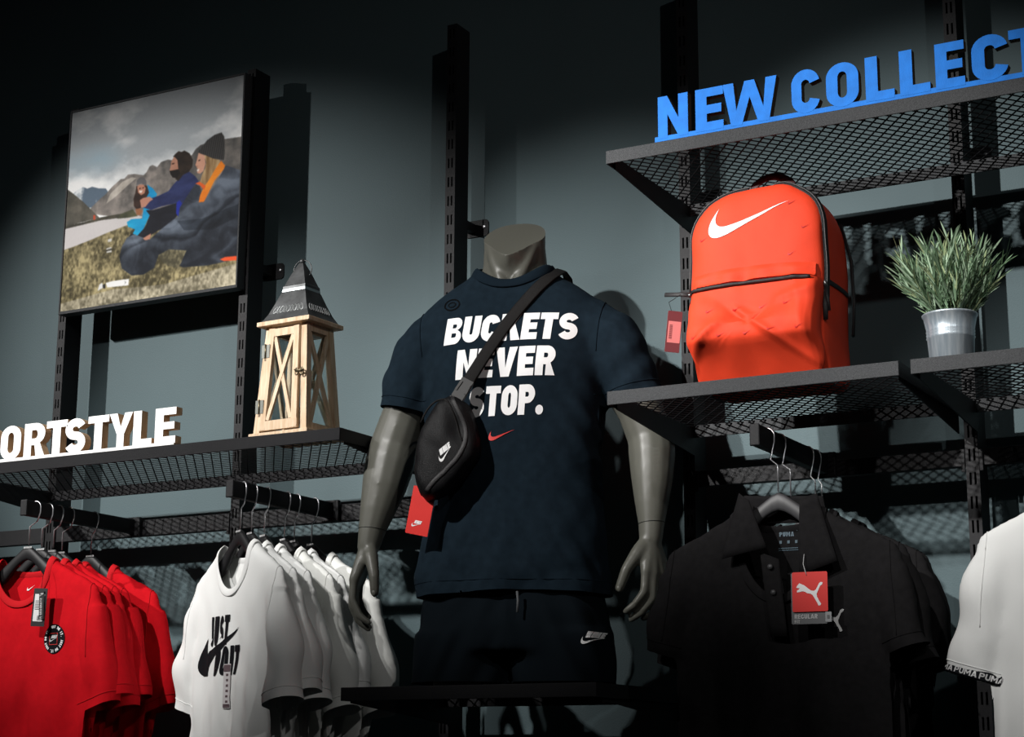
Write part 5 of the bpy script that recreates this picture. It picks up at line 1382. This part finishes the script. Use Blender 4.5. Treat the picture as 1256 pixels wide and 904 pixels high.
gl, wd = text_shapes('REGULAR', .0085, .24, None, .12); flat_print('tag_lettering', [[[(.006+x, -.088+y) for x, y in lp] for lp in s] for s in all_shapes(gl)], (0, -.0006, 0), (1, 0, 0), (0, 0, 1), inkSilver, tg)
gl, wd = text_shapes('FIT', .0065, .2, None, .12); flat_print('tag_lettering', [[[(.006+x, -.0965+y) for x, y in lp] for lp in s] for s in all_shapes(gl)], (0, -.0006, 0), (1, 0, 0), (0, 0, 1), inkSilver, tg)
sz = extrude_glyph('size_flag', rrect(.066, .078, -.095, -.076, .001), .001, mat('light_grey_card', (.32, .33, .34), .5), tagGreyM, tg); sz.location = (0, -.0015, 0)
flat_print('size_mark', rrect(.0695, .0745, -.089, -.082, .001), (0, -.0006, 0), (1, 0, 0), (0, 0, 1), tagGreyM, sz)
tube_obj('tag_string', [Vector((.072, -.064, -.188)), Vector((.070, -.066, -.180)), Vector((.064, -.058, -.165)), Vector((.064, -.050, -.145))], .0007, inkSilver, first_polo, 5)

# --- white shirts with banded sleeves at the far end
QK = TeeKind(31, whTeeM, whTeeM, sleeve=(.266, -.385), sleeve_r=.046)
qy = [-.365, -.315]; qdx = [-.010, -.012]
ql = ['white short-sleeved shirt with a black lettered band on its sleeves', 'white shirt with banded sleeves behind the front one of its kind']
qh = ['black hanger in the front white shirt with banded sleeves', 'black hanger in the rear white shirt with banded sleeves']
bandp = None
for i, y in enumerate(qy):
    hanger(2.92+qdx[i], y, 1.893, 2.008, deg(0 if i == 0 else -1), qh[i], 'hangers of the banded white shirts', mark=False, ox=-qdx[i])
    o = QK.place('t_shirt', ql[i], 'shirt', 2.92+qdx[i], y, 1.893, deg(0 if i == 0 else -1), 'white shirts with banded sleeves')
    for s in (-1, 1):
        n = Vector((s*.30, 0, -1)).normalized(); p = Vector((s*.266, 0, -.385))
        lps = slice_loops(QK.me, p-n*.010, n, lambda c, s=s: c.x*s > .195 and c.z < -.25)
        if not lps: continue
        lp = smooth_loop(max((l for l, c in lps), key=len), 2, 56)
        bandm = tube_obj('sleeve_band', [q+(q-p).normalized()*.0012 for q in lp], 1, inkB, o, 8, True, flat=(.0095, .0016, lambda j, lp=lp, p=p: (lp[j]-p)))
        if i == 0:
            bb = bvh_of(bandm.data)
            for q in range(-2, 3):
                gl, wd = text_shapes('PUMA', .011, .24, 1.25, .10)
                c0 = p-n*.010; ux = Vector((n.z, 0, -n.x))*-1
                shp = [[[(x-wd/2+q*.048, yy-.0055) for x, yy in lp2] for lp2 in s2] for s2 in all_shapes(gl)]
                project('band_lettering', shp, bb, lambda x, yy, c0=c0, ux=ux, n=n: c0+ux*x-n*yy, inkSilver, bandm, .0016, .008)
